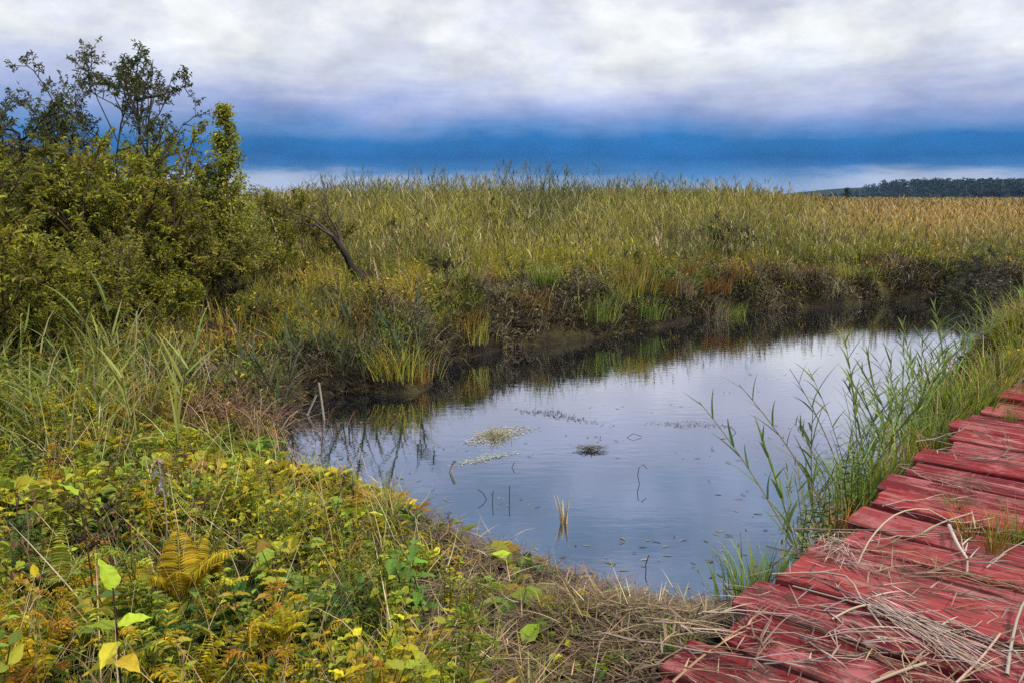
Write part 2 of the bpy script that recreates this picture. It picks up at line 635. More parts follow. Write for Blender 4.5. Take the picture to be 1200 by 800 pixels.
# ------------------------------------------------------------------ world and sun
def make_world():
    w = bpy.data.worlds.new('World')
    scene.world = w
    w.use_nodes = True
    nt = w.node_tree
    N, K = nt.nodes, nt.links
    N.clear()
    out = N.new('ShaderNodeOutputWorld')
    sky = N.new('ShaderNodeTexSky')
    sky.sky_type = 'NISHITA'
    sky.sun_disc = False
    sky.sun_elevation = R(SUN_EL)
    sky.sun_rotation = R(SUN_ROT)
    b1 = N.new('ShaderNodeBackground')
    b1.inputs['Strength'].default_value = .07
    K.new(sky.outputs[0], b1.inputs[0])
    tc = N.new('ShaderNodeTexCoord')
    sx = N.new('ShaderNodeSeparateXYZ')
    K.new(tc.outputs['Generated'], sx.inputs[0])

    def math_(op, a, b=None, c=None):
        n = N.new('ShaderNodeMath')
        n.operation = op
        for i, v in enumerate((a, b, c)):
            if v is None:
                continue
            if isinstance(v, (int, float)):
                n.inputs[i].default_value = v
            else:
                K.new(v, n.inputs[i])
        return n.outputs[0]
    z = sx.outputs[2]
    az = math_('DIVIDE', sx.outputs[0], math_('MAXIMUM', math_('ABSOLUTE', sx.outputs[1]), .05))

    def noise(scale, detail=5, rough=.55, dist=0.0):
        mp = N.new('ShaderNodeMapping')
        mp.inputs['Scale'].default_value = scale
        K.new(tc.outputs['Generated'], mp.inputs[0])
        n = N.new('ShaderNodeTexNoise')
        n.inputs['Scale'].default_value = 1
        n.inputs['Detail'].default_value = detail
        n.inputs['Roughness'].default_value = rough
        n.inputs['Distortion'].default_value = dist
        K.new(mp.outputs[0], n.inputs['Vector'])
        return n.outputs['Fac']
    n1 = noise((4.2, 4.2, 12), 6, .58, .1)
    n2 = noise((9, 9, 60), 5, .6, .2)
    amp = math_('MULTIPLY', math_('MINIMUM', z, .16), .85)
    zz = math_('MULTIPLY_ADD', math_('SUBTRACT', n1, .5), amp, z)
    zz = math_('MULTIPLY_ADD', math_('SUBTRACT', n2, .5), math_('MULTIPLY', amp, .35), zz)
    pw = math_('POWER', math_('MAXIMUM', zz, 0.0), .5)        # spreads out the low sky
    ramp = N.new('ShaderNodeValToRGB')
    stops = [(0.0, (.22, .35, .60)), (.010, (.18, .33, .60)), (.024, (.045, .21, .50)), (.043, (.004, .130, .41)), (.060, (.012, .165, .47)),
             (.076, (.13, .27, .58)), (.094, (.28, .37, .66)), (.115, (.50, .55, .76)), (.138, (.72, .76, .83)), (.162, (.88, .91, .92)), (.205, (.88, .90, .92)), (.235, (.68, .70, .82)),
             (.27, (.47, .52, .68)), (.33, (.29, .40, .57)), (.42, (.22, .35, .52)), (.55, (.45, .55, .70)), (.75, (.9, .93, .95))]
    el = ramp.color_ramp.elements
    while len(el) > 1:
        el.remove(el[-1])
    el[0].position, el[0].color = 0, (*stops[0][1], 1)
    for q, c in stops[1:]:
        e = el.new(q ** .5)
        e.color = (*c, 1)
    K.new(pw, ramp.inputs[0])
    # pale cloud low on the horizon, towards the left and the right of the view
    pr = N.new('ShaderNodeValToRGB')
    pe = pr.color_ramp.elements
    pe[0].position, pe[0].color = 0, (1, 1, 1, 1)
    pe[1].position, pe[1].color = 1, (.6, .6, .6, 1)
    for q, v in ((.28, 1), (.40, .8), (.46, .45), (.55, .3), (.63, 0), (.70, .25), (.76, 1), (.83, 1), (.9, .3)):
        x = pe.new(q)
        x.color = (v, v, v, 1)
    K.new(math_('MULTIPLY_ADD', az, .62, .5), pr.inputs[0])
    band = N.new('ShaderNodeMapRange')
    band.interpolation_type = 'SMOOTHSTEP'
    band.inputs['From Min'].default_value = .034
    band.inputs['From Max'].default_value = .016
    K.new(math_('MULTIPLY_ADD', math_('SUBTRACT', n2, .5), .034, z), band.inputs['Value'])
    mx = N.new('ShaderNodeMix')
    mx.data_type = 'RGBA'
    K.new(math_('MULTIPLY', band.outputs[0], pr.outputs[0]), mx.inputs[0])
    K.new(ramp.outputs[0], mx.inputs[6])
    mx.inputs[7].default_value = (.44, .52, .70, 1)
    # soft lighter and darker clouds
    n3 = noise((9, 9, 15), 6, .6, .1)
    sh = N.new('ShaderNodeMapRange')
    sh.inputs['From Min'].default_value = .3
    sh.inputs['From Max'].default_value = .7
    sh.inputs['To Min'].default_value = .88
    sh.inputs['To Max'].default_value = 1.26
    K.new(n3, sh.inputs['Value'])
    zs = N.new('ShaderNodeMapRange')
    zs.inputs['From Min'].default_value = .45
    zs.inputs['From Max'].default_value = .95
    zs.inputs['To Min'].default_value = 1.0
    zs.inputs['To Max'].default_value = ZENITH
    K.new(z, zs.inputs['Value'])
    vr = N.new('ShaderNodeMapRange')
    vr.inputs['From Min'].default_value = .54
    vr.inputs['From Max'].default_value = .40
    vr.inputs['To Max'].default_value = .5
    K.new(noise((6.5, 6.5, 11), 5, .58, .1), vr.inputs['Value'])
    up = N.new('ShaderNodeMapRange')
    up.inputs['From Min'].default_value = .09
    up.inputs['From Max'].default_value = .13
    K.new(z, up.inputs['Value'])
    mv = N.new('ShaderNodeMix')
    mv.data_type = 'RGBA'
    K.new(math_('MULTIPLY', vr.outputs[0], up.outputs[0]), mv.inputs[0])
    K.new(mx.outputs[2], mv.inputs[6])
    mv.inputs[7].default_value = (.52, .56, .76, 1)
    b2 = N.new('ShaderNodeBackground')
    K.new(mv.outputs[2], b2.inputs[0])
    K.new(math_('MULTIPLY', sh.outputs[0], zs.outputs[0]), b2.inputs[1])
    ms = N.new('ShaderNodeMixShader')
    ms.inputs[0].default_value = .93
    K.new(b1.outputs[0], ms.inputs[1])
    K.new(b2.outputs[0], ms.inputs[2])
    K.new(ms.outputs[0], out.inputs[0])


SUN_EL, SUN_AZ = 46.0, 118.0      # azimuth measured clockwise from +Y: behind the camera, to the left
SUN_ROT = SUN_AZ
ZENITH = 3.0
EXPOSURE = 0.0
make_world()
sd_ = bpy.data.lights.new('sun', 'SUN')
sd_.energy = 4.2
sd_.angle = R(5)
sd_.color = (1, .94, .84)
sun = bpy.data.objects.new('sun', sd_)
v = Vector((math.sin(R(SUN_AZ)) * math.cos(R(SUN_EL)), math.cos(R(SUN_AZ)) * math.cos(R(SUN_EL)), math.sin(R(SUN_EL))))
sun.rotation_euler = v.to_track_quat('Z', 'Y').to_euler()
COL.objects.link(sun)

# ------------------------------------------------------------------ ground and water
def axis(lo, hi, step, far, grow=1.13):
    a = list(np.arange(lo, hi + 1e-6, step))
    s, x = step, a[-1]
    while x < far:
        s *= grow
        x += s
        a.append(x)
    s, x = step, a[0]
    b = []
    while x > -far:
        s *= grow
        x -= s
        b.append(x)
    return np.array(b[::-1] + a)


gx, gy = axis(-7, 12, .075, 1650), axis(1.5, 18, .075, 1650)
GX, GY = np.meshgrid(gx, gy, indexing='ij')
GZ = height(GX, GY)
g = MB()
nx_, ny_ = GX.shape
i, j = np.meshgrid(np.arange(nx_ - 1), np.arange(ny_ - 1), indexing='ij')
F = np.stack([i * ny_ + j, (i + 1) * ny_ + j, (i + 1) * ny_ + j + 1, i * ny_ + j + 1], -1).reshape(-1, 4)
g.add(np.stack([GX, GY, GZ], -1), F, np.array([.03, .025, .015]))
tag(g.build('ground', M_GROUND, smooth_shade=True), 'dark peaty ground of the marsh', None, kind='structure')
g = MB()
lo, hi = POND.min(0) - .6, POND.max(0) + .6
g.add([(lo[0], lo[1], 0), (hi[0], lo[1], 0), (hi[0], hi[1], 0), (lo[0], hi[1], 0)], [[0, 1, 2, 3]], np.zeros(3))
tag(g.build('water', M_WATER), 'still pond water mirroring the cloudy sky', None, kind='structure')

# ------------------------------------------------------------------ far hill and wood
g = MB()
hx = np.linspace(250, 1600, 70)
hy = np.linspace(780, 1500, 24)
HX, HY = np.meshgrid(hx, hy, indexing='ij')


def hill_h(x, y):
    ridge = smooth(385, 475, x) * (1 - .3 * smooth(1000, 1600, x))
    across = np.sin(np.clip((y - 780) / 720, 0, 1) * math.pi) ** .7
    return (1 + 12 * ridge) * across * smooth(366, 430, x)


HZ = .5 + hill_h(HX, HY) * 1.0 - .6 * (HY <= 781)
i, j = np.meshgrid(np.arange(69), np.arange(23), indexing='ij')
F = np.stack([i * 24 + j, (i + 1) * 24 + j, (i + 1) * 24 + j + 1, i * 24 + j + 1], -1).reshape(-1, 4)
g.add(np.stack([HX, HY, HZ], -1), F, np.array([.010, .018, .013]))
tag(g.build('hill', M_BARK, smooth_shade=True), 'low far hill under dark woods', None, kind='structure')
# the wood: rounded crowns of leaf clumps
g = MB()
n = 2600
wx = 372 + 860 * rng.random(n) ** 1.25
wy = 790 + rng.random(n) ** 1.4 * 300
wz = .5 + hill_h(wx, wy)
wh = (2.2 + 6 * smooth(370, 490, wx)) * rng.uniform(.7, 1.25, n)
for k in range(n):
    m = 34
    d = unit(rng.normal(0, 1, (m, 3)))
    rad = wh[k] * np.array([.42, .42, .5])
    P = np.array([wx[k], wy[k], wz[k] + wh[k] * .55]) + d * rad * rng.uniform(.75, 1.05, (m, 1))
    leaves(g, P, rng.uniform(0, 6.28, m), rng.uniform(-1, 1, m), wh[k] * .30, wh[k] * .26, colr([.009, .021, .019], m, .45))
tag(g.build('distant_forest', M_LEAF), 'dark wooded ridge on the far horizon', None, kind='stuff')

# ------------------------------------------------------------------ boardwalk
def bw(s, q, z=0.4):
    return np.array([BW_O[0] + BW_A[0] * s + BW_Q[0] * q, BW_O[1] + BW_A[1] * s + BW_Q[1] * q, z])


bw_root = empty('boardwalk', bw(0, .8, 0.1), 0)
tag(bw_root, 'weathered red plank boardwalk running along the edge of the pond', 'boardwalk', fixed=True)
bpy.context.view_layer.update()
bw_inv = np.array(bw_root.matrix_world.inverted())
ang = math.atan2(BW_Q[1], BW_Q[0])
s = BW_S0
prng = np.random.default_rng(3)
reds = [(.145, .015, .017), (.180, .020, .020), (.155, .024, .025), (.108, .012, .014), (.185, .030, .029), (.13, .016, .019)]
kpl = 0
PLANKS = []
while s < BW_S1:
    w = prng.uniform(.225, .30)
    gap = (prng.uniform(.020, .036) if prng.random() > .35 else prng.uniform(.04, .062)) * (1 if s < 3.2 else .75)
    q0 = prng.normal(0, .034) - .02
    if kpl % 4 == 1:
        q0 -= .03
    q1 = BW_W + prng.normal(0, .04)
    zt = .4 + prng.normal(0, .007)
    th = .045
    yaw = prng.normal(0, .012)
    tiltx, tilty = prng.normal(0, .012), prng.normal(0, .008)
    nl, nw = 26, 6
    U = np.linspace(0, 1, nl)
    L = q1 - q0
    sag = prng.normal(0, .008)
    cup = prng.normal(0, .004)
    # cross-section ring: top edge rounded, underside flat
    ring = [(-.5, -th), (-.5, -.012), (-.485, -.003), (-.3, .001), (0, .0015), (.3, .001), (.485, -.003), (.5, -.012), (.5, -th)]
    V, C = [], []
    ra = prng.uniform(0, 50)
    for a, u in enumerate(U):
        for b, (c, zz) in enumerate(ring):
            ew = w * (1 + .012 * math.sin(ra + u * 7 + (c > 0) * 2) + .010 * math.sin(ra * 3 + u * 23 + (c > 0) * 4))
            end = (vnoise(np.array([c * 9 + ra]), np.array([ra]), 1, 2)[0] - .5) * .035 * (1 if a in (0, nl - 1) else 0)
            V.append((q0 + L * u + end, c * ew, zz + sag * math.sin(u * math.pi) + cup * (4 * c * c) * (u - .3)))
    nr = len(ring)
    F = []
    for a in range(nl - 1):
        for b in range(nr):
            b2 = (b + 1) % nr
            F.append((a * nr + b, (a + 1) * nr + b, (a + 1) * nr + b2, a * nr + b2))
    for a in (0, (nl - 1) * nr):
        for b in range(1, nr - 2):
            F.append((a, a + b, a + b + 1, a + b + 1) if a == 0 else (a, a + b + 1, a + b, a + b))
    mb = MB()
    mb.add(V, F, np.array(reds[prng.integers(len(reds))]) * prng.uniform(.85, 1.15))
    o = mb.build('plank', M_PLANK)
    c0 = bw(s + w / 2, 0, zt)
    o.location = Vector(c0) - bw_root.location
    o.rotation_euler = (tiltx, tilty, ang + yaw)
    o.parent = bw_root
    PLANKS.append((s, s + w, zt))
    for q in (.15 + prng.normal(0, .015), .85 + prng.normal(0, .02)):
        if s > 6:
            continue
        nm = MB()
        an = np.arange(8) * math.pi / 4
        rim = np.stack([np.cos(an) * .0055, np.sin(an) * .0055, np.full(8, -.004)], -1)
        top = np.stack([np.cos(an) * .0045, np.sin(an) * .0045, np.full(8, .0022)], -1)
        nm.add(np.concatenate([rim, top, [[0, 0, .0028]]]), [(a, (a + 1) % 8, 8 + (a + 1) % 8, 8 + a) for a in range(8)] + [(8 + a, 8 + (a + 1) % 8, 16, 16) for a in range(8)], np.array([.05, .028, .02]))
        nl_ = nm.build('nail', M_BARK, o)
        nl_.location = (q, prng.normal(0, w * .2), .002 + sag * math.sin((q - q0) / L * math.pi))
    s += w + gap
    kpl += 1
for q in (.16, .85, 1.55):
    mb = MB()
    tubes(mb, np.stack([bw(BW_S0 - .1, q, .30), bw(BW_S1 + .1, q, .30)]) - np.array(bw_root.location), .062, np.array([.06, .045, .03]), 4)
    mb.build('bearer', M_BARK, bw_root)


def deck_z(s):
    for a, b, z in PLANKS:
        if a <= s <= b:
            return z
    return .395


# ------------------------------------------------------------------ plant kinds
def lrng(k):
    return np.random.default_rng(1000 + k)


def ramp3(cols, t):
    cols = np.asarray(cols, float)
    x = np.clip(t, 0, .9999) * (len(cols) - 1)
    k = x.astype(int)
    f = (x - k)[:, None]
    return cols[k] * (1 - f) + cols[k + 1] * f


YG, OL, GO, GR, DG = (.172, .184, .024), (.110, .110, .020), (.30, .225, .020), (.095, .135, .022), (.035, .060, .014)
TAN, BRN, RUS, STRAW, LIME = (.27, .20, .105), (.070, .042, .024), (.16, .060, .022), (.34, .27, .15), (.22, .25, .025)


def leafy_herb(seed, col, H=.5, n=22, L=.06, W=.032, col2=None):
    g = lrng(seed)
    st, lf = MB(), MB()
    ns = 4
    for a in range(ns):
        az = g.uniform(0, 6.28)
        top = np.array([math.cos(az), math.sin(az), 0]) * g.uniform(.05, .22) * H + [0, 0, H * g.uniform(.7, 1.05)]
        P = curve_path([g.normal(0, .02), g.normal(0, .02), -.05], top, [g.normal(0, .02), g.normal(0, .02), .02], 6)
        tubes(st, P, np.linspace(.004, .0018, 6), colr(np.array(col) * [.8, .6, .7], 1, .2, g), 3, False)
        t = np.linspace(.25, 1, n)
        k = np.clip((t * 5).astype(int), 0, 4)
        f = (t * 5 - k)[:, None]
        B = P[k] * (1 - f) + P[k + 1] * f
        c = colr(col, n, .3, g)
        if col2 is not None:
            q = g.random(n) < .3
            c[q] = colr(col2, q.sum(), .25, g)
        sz = (1.15 - .5 * t) * g.uniform(.7, 1.2, n)
        leaves(lf, B, np.arange(n) * 2.4 + g.uniform(0, 6), g.uniform(-.2, .7, n), L * sz, W * sz, c, g.uniform(-.4, .4, n))
    return [('stem', st, M_DRY), ('foliage', lf, M_LEAF)]


def feathery_herb(seed, col, H=.5, ns=3, col2=None):
    g = lrng(seed)
    st, lf = MB(), MB()
    for a in range(ns):
        az = g.uniform(0, 6.28)
        top = np.array([math.cos(az), math.sin(az), 0]) * g.uniform(.05, .25) * H + [0, 0, H * g.uniform(.7, 1.05)]
        P = curve_path([g.normal(0, .03), g.normal(0, .03), -.05], top, [g.normal(0, .02), g.normal(0, .02), 0], 6)
        tubes(st, P, np.linspace(.004, .002, 6), colr(np.array(col) * [.9, .6, .6], 1, .2, g), 3, False)
        for t in np.linspace(.2, 1, 9):
            k = min(int(t * 5), 4)
            b = P[k] * (1 - (t * 5 - k)) + P[k + 1] * (t * 5 - k)
            a2 = g.uniform(0, 6.28)
            Lr = H * g.uniform(.22, .36) * (1.15 - .55 * t)
            up = g.uniform(.1, .8)
            e = b + np.array([math.cos(a2) * math.cos(up), math.sin(a2) * math.cos(up), math.sin(up) * .8]) * Lr
            Q = curve_path(b, e, .03, 5)
            tubes(st, Q, .0014, colr(col, 1, .2, g), 3, False)
            m = 7
            tt = np.linspace(.15, 1, m)
            B = b + (e - b) * tt[:, None] + np.array([0, 0, .12]) * (tt * (1 - tt))[:, None]
            c = colr(col if col2 is None or g.random() < .65 else col2, m, .25, g)
            for sg in (-1, 1):
                leaves(lf, B, a2 + sg * 1.0, up * .4 + g.uniform(-.2, .2, m), Lr * .36 * (1.1 - .5 * tt), Lr * .10, c, g.uniform(-.4, .4, m))
    return [('stem', st, M_DRY), ('foliage', lf, M_LEAF)]


def fern(seed, col, n=7, L=.5):
    g = lrng(seed)
    st, lf = MB(), MB()
    for a in range(n):
        az = a * 6.28 / n + g.normal(0, .3)
        l = L * g.uniform(.7, 1.1)
        P = blades(st, [[0, 0, 0]], az, l, .004, g.uniform(.15, .5), g.uniform(1.2, 1.9), colr(np.array(col) * .7, 1, .2, g), 10)[0]
        m = 26
        t = np.linspace(.12, .98, m)
        k = np.clip((t * 10).astype(int), 0, 9)
        f = (t * 10 - k)[:, None]
        B = P[k] * (1 - f) + P[k + 1] * f
        T = unit(P[k + 1] - P[k])
        ln = l * .26 * np.sin(np.clip(t * 1.05, 0, 1) ** .7 * math.pi * .92 + .15)
        for sg in (-1, 1):
            leaves(lf, B, az + sg * 1.25, np.arcsin(T[:, 2]) * .4 - .15, ln, l * .030, colr(col, m, .2, g), g.uniform(-.3, .3, m))
    return [('frond_stem', st, M_DRY), ('frond', lf, M_LEAF)]


def grass_tuft(seed, col, n=70, H=.35, W=.006, spread=.06, lean=.9, tip=None, col2=None):
    g = lrng(seed)
    mb = MB()
    B = np.concatenate([g.normal(0, spread, (n, 2)), np.full((n, 1), -.02)], 1)
    az = np.arctan2(B[:, 1], B[:, 0]) + g.normal(0, .7, n)
    c = colr(col, n, .3, g)
    if col2 is not None:
        q = g.random(n) < .35
        c[q] = colr(col2, q.sum(), .3, g)
    blades(mb, B, az, H * g.uniform(.5, 1.1, n), W * g.uniform(.7, 1.3, n), g.uniform(0, .35, n), g.uniform(.2, 1, n) * lean * 1.6, c, 5, tip)
    return mb


def seeded(seed, mk, *a, **k):
    """foliage kinds use the module generator for twist and roll: keep it repeatable"""
    global rng
    old, rng = rng, np.random.default_rng(seed)
    try:
        return mk(seed, *a, **k)
    finally:
        rng = old


def dead_stalk(seed, H=.7, col=BRN, head=True):
    g = lrng(seed)
    st, hd = MB(), MB()
    top = np.array([g.normal(0, .06), g.normal(0, .06), H])
    P = curve_path([0, 0, -.05], top, [g.normal(0, .02), g.normal(0, .02), 0], 7, jit=.004, g=g)
    tubes(st, P, np.linspace(.0055, .003, 7), colr(col, 1, .2, g), 4)
    for a in range(9):
        t = g.uniform(.45, 1)
        k = min(int(t * 6), 5)
        b = P[k]
        az = g.uniform(0, 6.28)
        e = b + np.array([math.cos(az), math.sin(az), g.uniform(.5, 1.4)]) * H * g.uniform(.06, .14)
        tubes(st, curve_path(b, e, .01, 4), .0016, colr(col, 1, .2, g), 3, False)
        m = 9
        leaves(hd, e + g.normal(0, .014, (m, 3)), g.uniform(0, 6.28, m), g.uniform(-1, 1, m), .024, .013, colr(col, m, .4, g))
    for v_, f_, c_ in zip(hd.v, hd.f, hd.c):
        st.v.append(v_)
        st.f.append(f_ + st.n)
        st.c.append(c_)
    st.n += hd.n
    return [('stalk_with_seeds', st, M_DRY)]


def reed(seed, H=1.1, n=9, col=GR, lean=.25, plume=None, stemcol=(.12, .11, .04), L=.34, W=.016, droop=1.1):
    g = lrng(seed)
    st, lf = MB(), MB()
    az = g.uniform(0, 6.28)
    P = blades(MB(), [[0, 0, -.1]], az, H, .006, lean * .3, lean * 1.4, (0, 0, 0), 10)[0]
    tubes(st, P, np.linspace(.0055, .002, 11), colr(stemcol, 1, .2, g), 4)
    t = np.linspace(.22, .97, n) + g.normal(0, .015, n)
    t = np.clip(t, 0, .98)
    k = np.clip((t * 10).astype(int), 0, 9)
    f = (t * 10 - k)[:, None]
    B = P[k] * (1 - f) + P[k + 1] * f
    la = az + np.arange(n) * math.pi + g.normal(0, .5, n)
    ll = L * g.uniform(.6, 1.1, n) * (1.1 - .4 * t)
    blades(lf, B, la, ll, W * g.uniform(.7, 1.2, n), g.uniform(.35, .8, n), g.uniform(.7, 1.2, n) * droop, colr(col, n, .25, g), 5,
           colr(np.array(col) * [1.3, 1.1, .9], n, .2, g), twist=g.uniform(-.5, .5, n))
    parts = [('stem', st, M_LEAF), ('leaves', lf, M_LEAF)]
    if plume is not None:
        pm = MB()
        m = 46
        tt = g.random(m)
        B = P[-1] + (P[-1] - P[-2]) * 0 + np.stack([g.normal(0, .01, m), g.normal(0, .01, m), (tt - .75) * .24], -1)
        blades(pm, B, az + g.normal(0, 1.2, m), .07 * (1.2 - tt), .004, g.uniform(.2, .7, m), g.uniform(.7, 1.8, m), colr(plume, m, .3, g), 3)
        parts.append(('plume', pm, M_DRY))
    return parts


def branchy(seed, stems=4, H=2.5, spread=.5, levels=3, kids=(6, 6, 5), ratio=.5, r0=.03, up=.35, K=7, base_r=.12, kid_from=.3):
    """list of (path, radii, level)"""
    g = lrng(seed)
    out = []

    def grow(p, d, L, r, lev):
        pts = [p]
        dd = d.copy()
        for a in range(K - 1):
            dd = unit(dd + g.normal(0, .13, 3) + np.array([0, 0, up * .18]))
            pts.append(pts[-1] + dd * L / (K - 1))
        pts = np.array(pts)
        out.append((pts, np.linspace(r, r * .35, K), lev))
        if lev + 1 >= levels:
            return
        for q in range(kids[min(lev, len(kids) - 1)]):
            t = g.uniform(kid_from, 1) * (K - 1)
            k = min(int(t), K - 2)
            b = pts[k] + (pts[k + 1] - pts[k]) * (t - k)
            T = unit(pts[k + 1] - pts[k])
            nd = unit(T * .7 + unit(g.normal(0, 1, 3)) * .95 + np.array([0, 0, up]))
            grow(b, nd, L * ratio * g.uniform(.6, 1.15) * (1.15 - .4 * t / (K - 1)), r * .5, lev + 1)
    for a in range(stems):
        az = a * 6.28 / stems + g.normal(0, .4)
        th = spread * g.uniform(.25, 1)
        d = np.array([math.sin(th) * math.cos(az), math.sin(th) * math.sin(az), math.cos(th)])
        grow(np.array([math.cos(az) * base_r, math.sin(az) * base_r, -.1]), d, H * g.uniform(.7, 1), r0 * g.uniform(.7, 1.2), 0)
    return out


def shrub(seed, H=2.4, stems=7, spread=.7, nl=14, L=.07, W=.02, cols=(OL, YG), bark=(.06, .045, .03), levels=3, kids=(8, 7), trunk='branches',
          crown='foliage', r0=.022, up=.35, ratio=.45, lo=1, fork=None, base_r=.12, kid_from=.3, sharp=1.0):
    g = lrng(seed)
    br = branchy(seed, stems, H, spread, levels, kids, ratio, r0, up, base_r=base_r, kid_from=kid_from)
    tr, lb, lf = MB(), MB(), MB()
    for lev in range(levels):
        P = np.array([b[0] for b in br if b[2] == lev])
        r = np.array([b[1] for b in br if b[2] == lev])
        tubes(tr if lev == 0 or fork is None else lb, P, np.maximum(r, .0035), colr(bark, len(P), .2, g), 5 if lev == 0 else 3, False)
    cols = np.array(cols, float)
    for P, r, lev in br:
        if lev < lo:
            continue
        m = nl if lev == levels - 1 else nl // 2
        t = g.uniform(.15, 1, m) * (len(P) - 1.001)
        k = t.astype(int)
        f = (t - k)[:, None]
        B = P[k] * (1 - f) + P[k + 1] * f + g.normal(0, .012, (m, 3))
        base = cols[g.integers(len(cols))] if g.random() < .7 else cols[g.integers(len(cols), size=m)]
        T = P[-1] - P[0]
        az = math.atan2(T[1], T[0])
        leaves(lf, B, az + g.normal(0, 1.0, m), g.normal(.25, .5, m), L * g.uniform(.6, 1.2, m), W * g.uniform(.7, 1.2, m), colr(base, m, .3, g), g.uniform(-1, 1, m))
    parts = [(trunk, tr, M_BARK)]
    if fork is not None:
        parts.append((fork, lb, M_BARK))
    return parts + [(crown, lf, M_LEAF)]


# ------------------------------------------------------------------ trees and shrubs on the left
GRP_SH = 'willow shrubs crowding the left bank'


def put(kind, px, y, label, cat, group=None, z=None, rz=None, s=1.0, tilt=(0, 0)):
    p = at(px, y, .4)
    zz = hz(p[0], p[1]) if z is None else z
    return kind.place((p[0], p[1], zz), random.uniform(0, 6.28) if rz is None else rz, s, label, cat, group, tilt)


DK = (.020, .032, .016)
willow = Kind('willow_tree', seeded(206, shrub, H=3.2, stems=7, spread=.33, nl=7, L=.062, W=.027, cols=((.045, .055, .024), (.06, .068, .026), (.08, .085, .03)), kids=(8, 6, 4), levels=4,
                                    trunk='trunk', fork='limb', crown='crown', r0=.03, up=.2, ratio=.46, lo=2, kid_from=.4, bark=(.05, .042, .032), base_r=.3))
put(willow, 118, 11.8, 'tall dark willow with an open ragged crown above the left shrubs', 'tree', rz=.6, s=(.84, .84, 1.0))
willow2 = Kind('willow_tree', seeded(202, shrub, H=2.9, stems=3, spread=.35, nl=7, L=.075, W=.026, cols=(DK, (.03, .042, .018)), kids=(6, 4, 4), levels=3,
                                     trunk='trunk', fork='limb', crown='crown', r0=.035, up=.25, ratio=.40, lo=2, kid_from=.45, bark=(.035, .03, .025)))
put(willow2, -10, 10.5, 'dark willow cut by the left edge with sparse twigs reaching over the sky', 'tree', rz=2.2, s=1.05)
bparts = []


def birch_parts(seed):
    g = lrng(seed)
    tr, lb, lf = MB(), MB(), MB()
    H = 3.6
    P = curve_path([0, 0, -.1], [.05, 0, H], [.03, .02, 0], 10)
    tubes(tr, P, np.linspace(.045, .008, 10), np.array([.30, .27, .22]), 6)
    for a in range(120):
        t = g.uniform(.12, .98)
        b = P[0] + (P[-1] - P[0]) * t
        az = g.uniform(0, 6.28)
        l = (.78 * (1.02 - t) + .05) * g.uniform(.6, 1.15)
        e = b + np.array([math.cos(az), math.sin(az), g.uniform(.5, 1.1)]) * l
        Q = curve_path(b, e, .03, 5)
        tubes(lb, Q, np.linspace(.009, .003, 5), np.array([.10, .075, .05]), 3, False)
        m = 64
        tt = g.uniform(.2, 1.05, m)[:, None]
        B = b + (e - b) * tt + g.normal(0, .05, (m, 3))
        c = colr(((.22, .215, .034), (.185, .19, .032), (.13, .145, .028))[g.integers(3)], m, .3, g)
        leaves(lf, B, g.uniform(0, 6.28, m), g.uniform(-.9, .6, m), .055, .042, c, g.uniform(-1, 1, m))
    return [('trunk', tr, M_BARK), ('limb', lb, M_BARK), ('crown', lf, M_LEAF)]


birch = Kind('young_birch', seeded(203, birch_parts))
put(birch, 279, 11.6, 'slender yellow-green young birch rising behind the shrubs', 'tree', s=.73)

SH = [
    (Kind('willow_shrub', seeded(211, shrub, H=2.5, cols=(OL, YG, (.17, .155, .026)), nl=15, kids=(10, 7), L=.085, W=.030)), 'olive-green'),
    (Kind('willow_shrub', seeded(212, shrub, H=2.3, cols=((.10, .11, .022), OL, (.08, .09, .02)), nl=15, kids=(10, 7), L=.085, W=.028)), 'dark green'),
    (Kind('willow_shrub', seeded(213, shrub, H=2.2, cols=(YG, (.22, .20, .03), OL), nl=15, kids=(10, 7), L=.075, W=.030)), 'yellowing'),
    (Kind('willow_shrub', seeded(214, shrub, H=2.2, cols=((.20, .17, .045), (.15, .145, .035), OL), nl=14, kids=(9, 7), L=.07, W=.026)), 'brownish'),
]
for px, y, k, s in [(-60, 8.6, 1, .95), (20, 9.3, 0, .92), (95, 9.8, 2, .88), (150, 10.4, 0, .90), (198, 11.2, 0, .64), (-20, 11, 2, 1.05), (60, 11.5, 0, 1.0),
                    (130, 12.5, 2, 1.0), (188, 12.8, 2, .80), (236, 14.2, 3, .60), (40, 8.2, 2, .62), (120, 9.0, 3, .58), (178, 9.6, 2, .55),
                    (310, 16.5, 3, .72), (262, 16.5, 2, .60), (170, 15, 0, 1.0), (-90, 7.4, 0, .85), (350, 17.5, 2, .68), (-110, 9.5, 2, 1.1), (75, 10.4, 1, .82),
                    (228, 10.8, 3, .55), (282, 12.4, 3, .55), (318, 13.6, 2, .52), (255, 11.4, 2, .46), (375, 15.5, 3, .5), (-10, 7.6, 3, .5), (85, 8.0, 0, .5)]:
    put(SH[k][0], px, y, f'{SH[k][1]} willow shrub among the thicket on the left bank', 'shrub', GRP_SH, s=s)

# ------------------------------------------------------------------ reed bed and marsh grass (stuff)
def polar(n, u0, u1, d0, d1, p=1.0):
    """more stems where they stand close, fewer far away"""
    u = rng.uniform(u0, u1, n)
    d = d0 * (d1 / d0) ** (rng.random(n) ** p)
    return (u - 600) / FPX * d, d


def reed_height(x, y):
    u = 600 + 1000 * x / y
    h = .80 + 1.02 * smooth(16, 30, y)
    h = h * (1 - .42 * smooth(820, 1020, u)) * (.85 + .15 * smooth(280, 420, u))
    return h * (.58 + .42 * fbm(x, y, 2.0, 21) + .42 * fbm(x, y, 5.5, 24, 2))


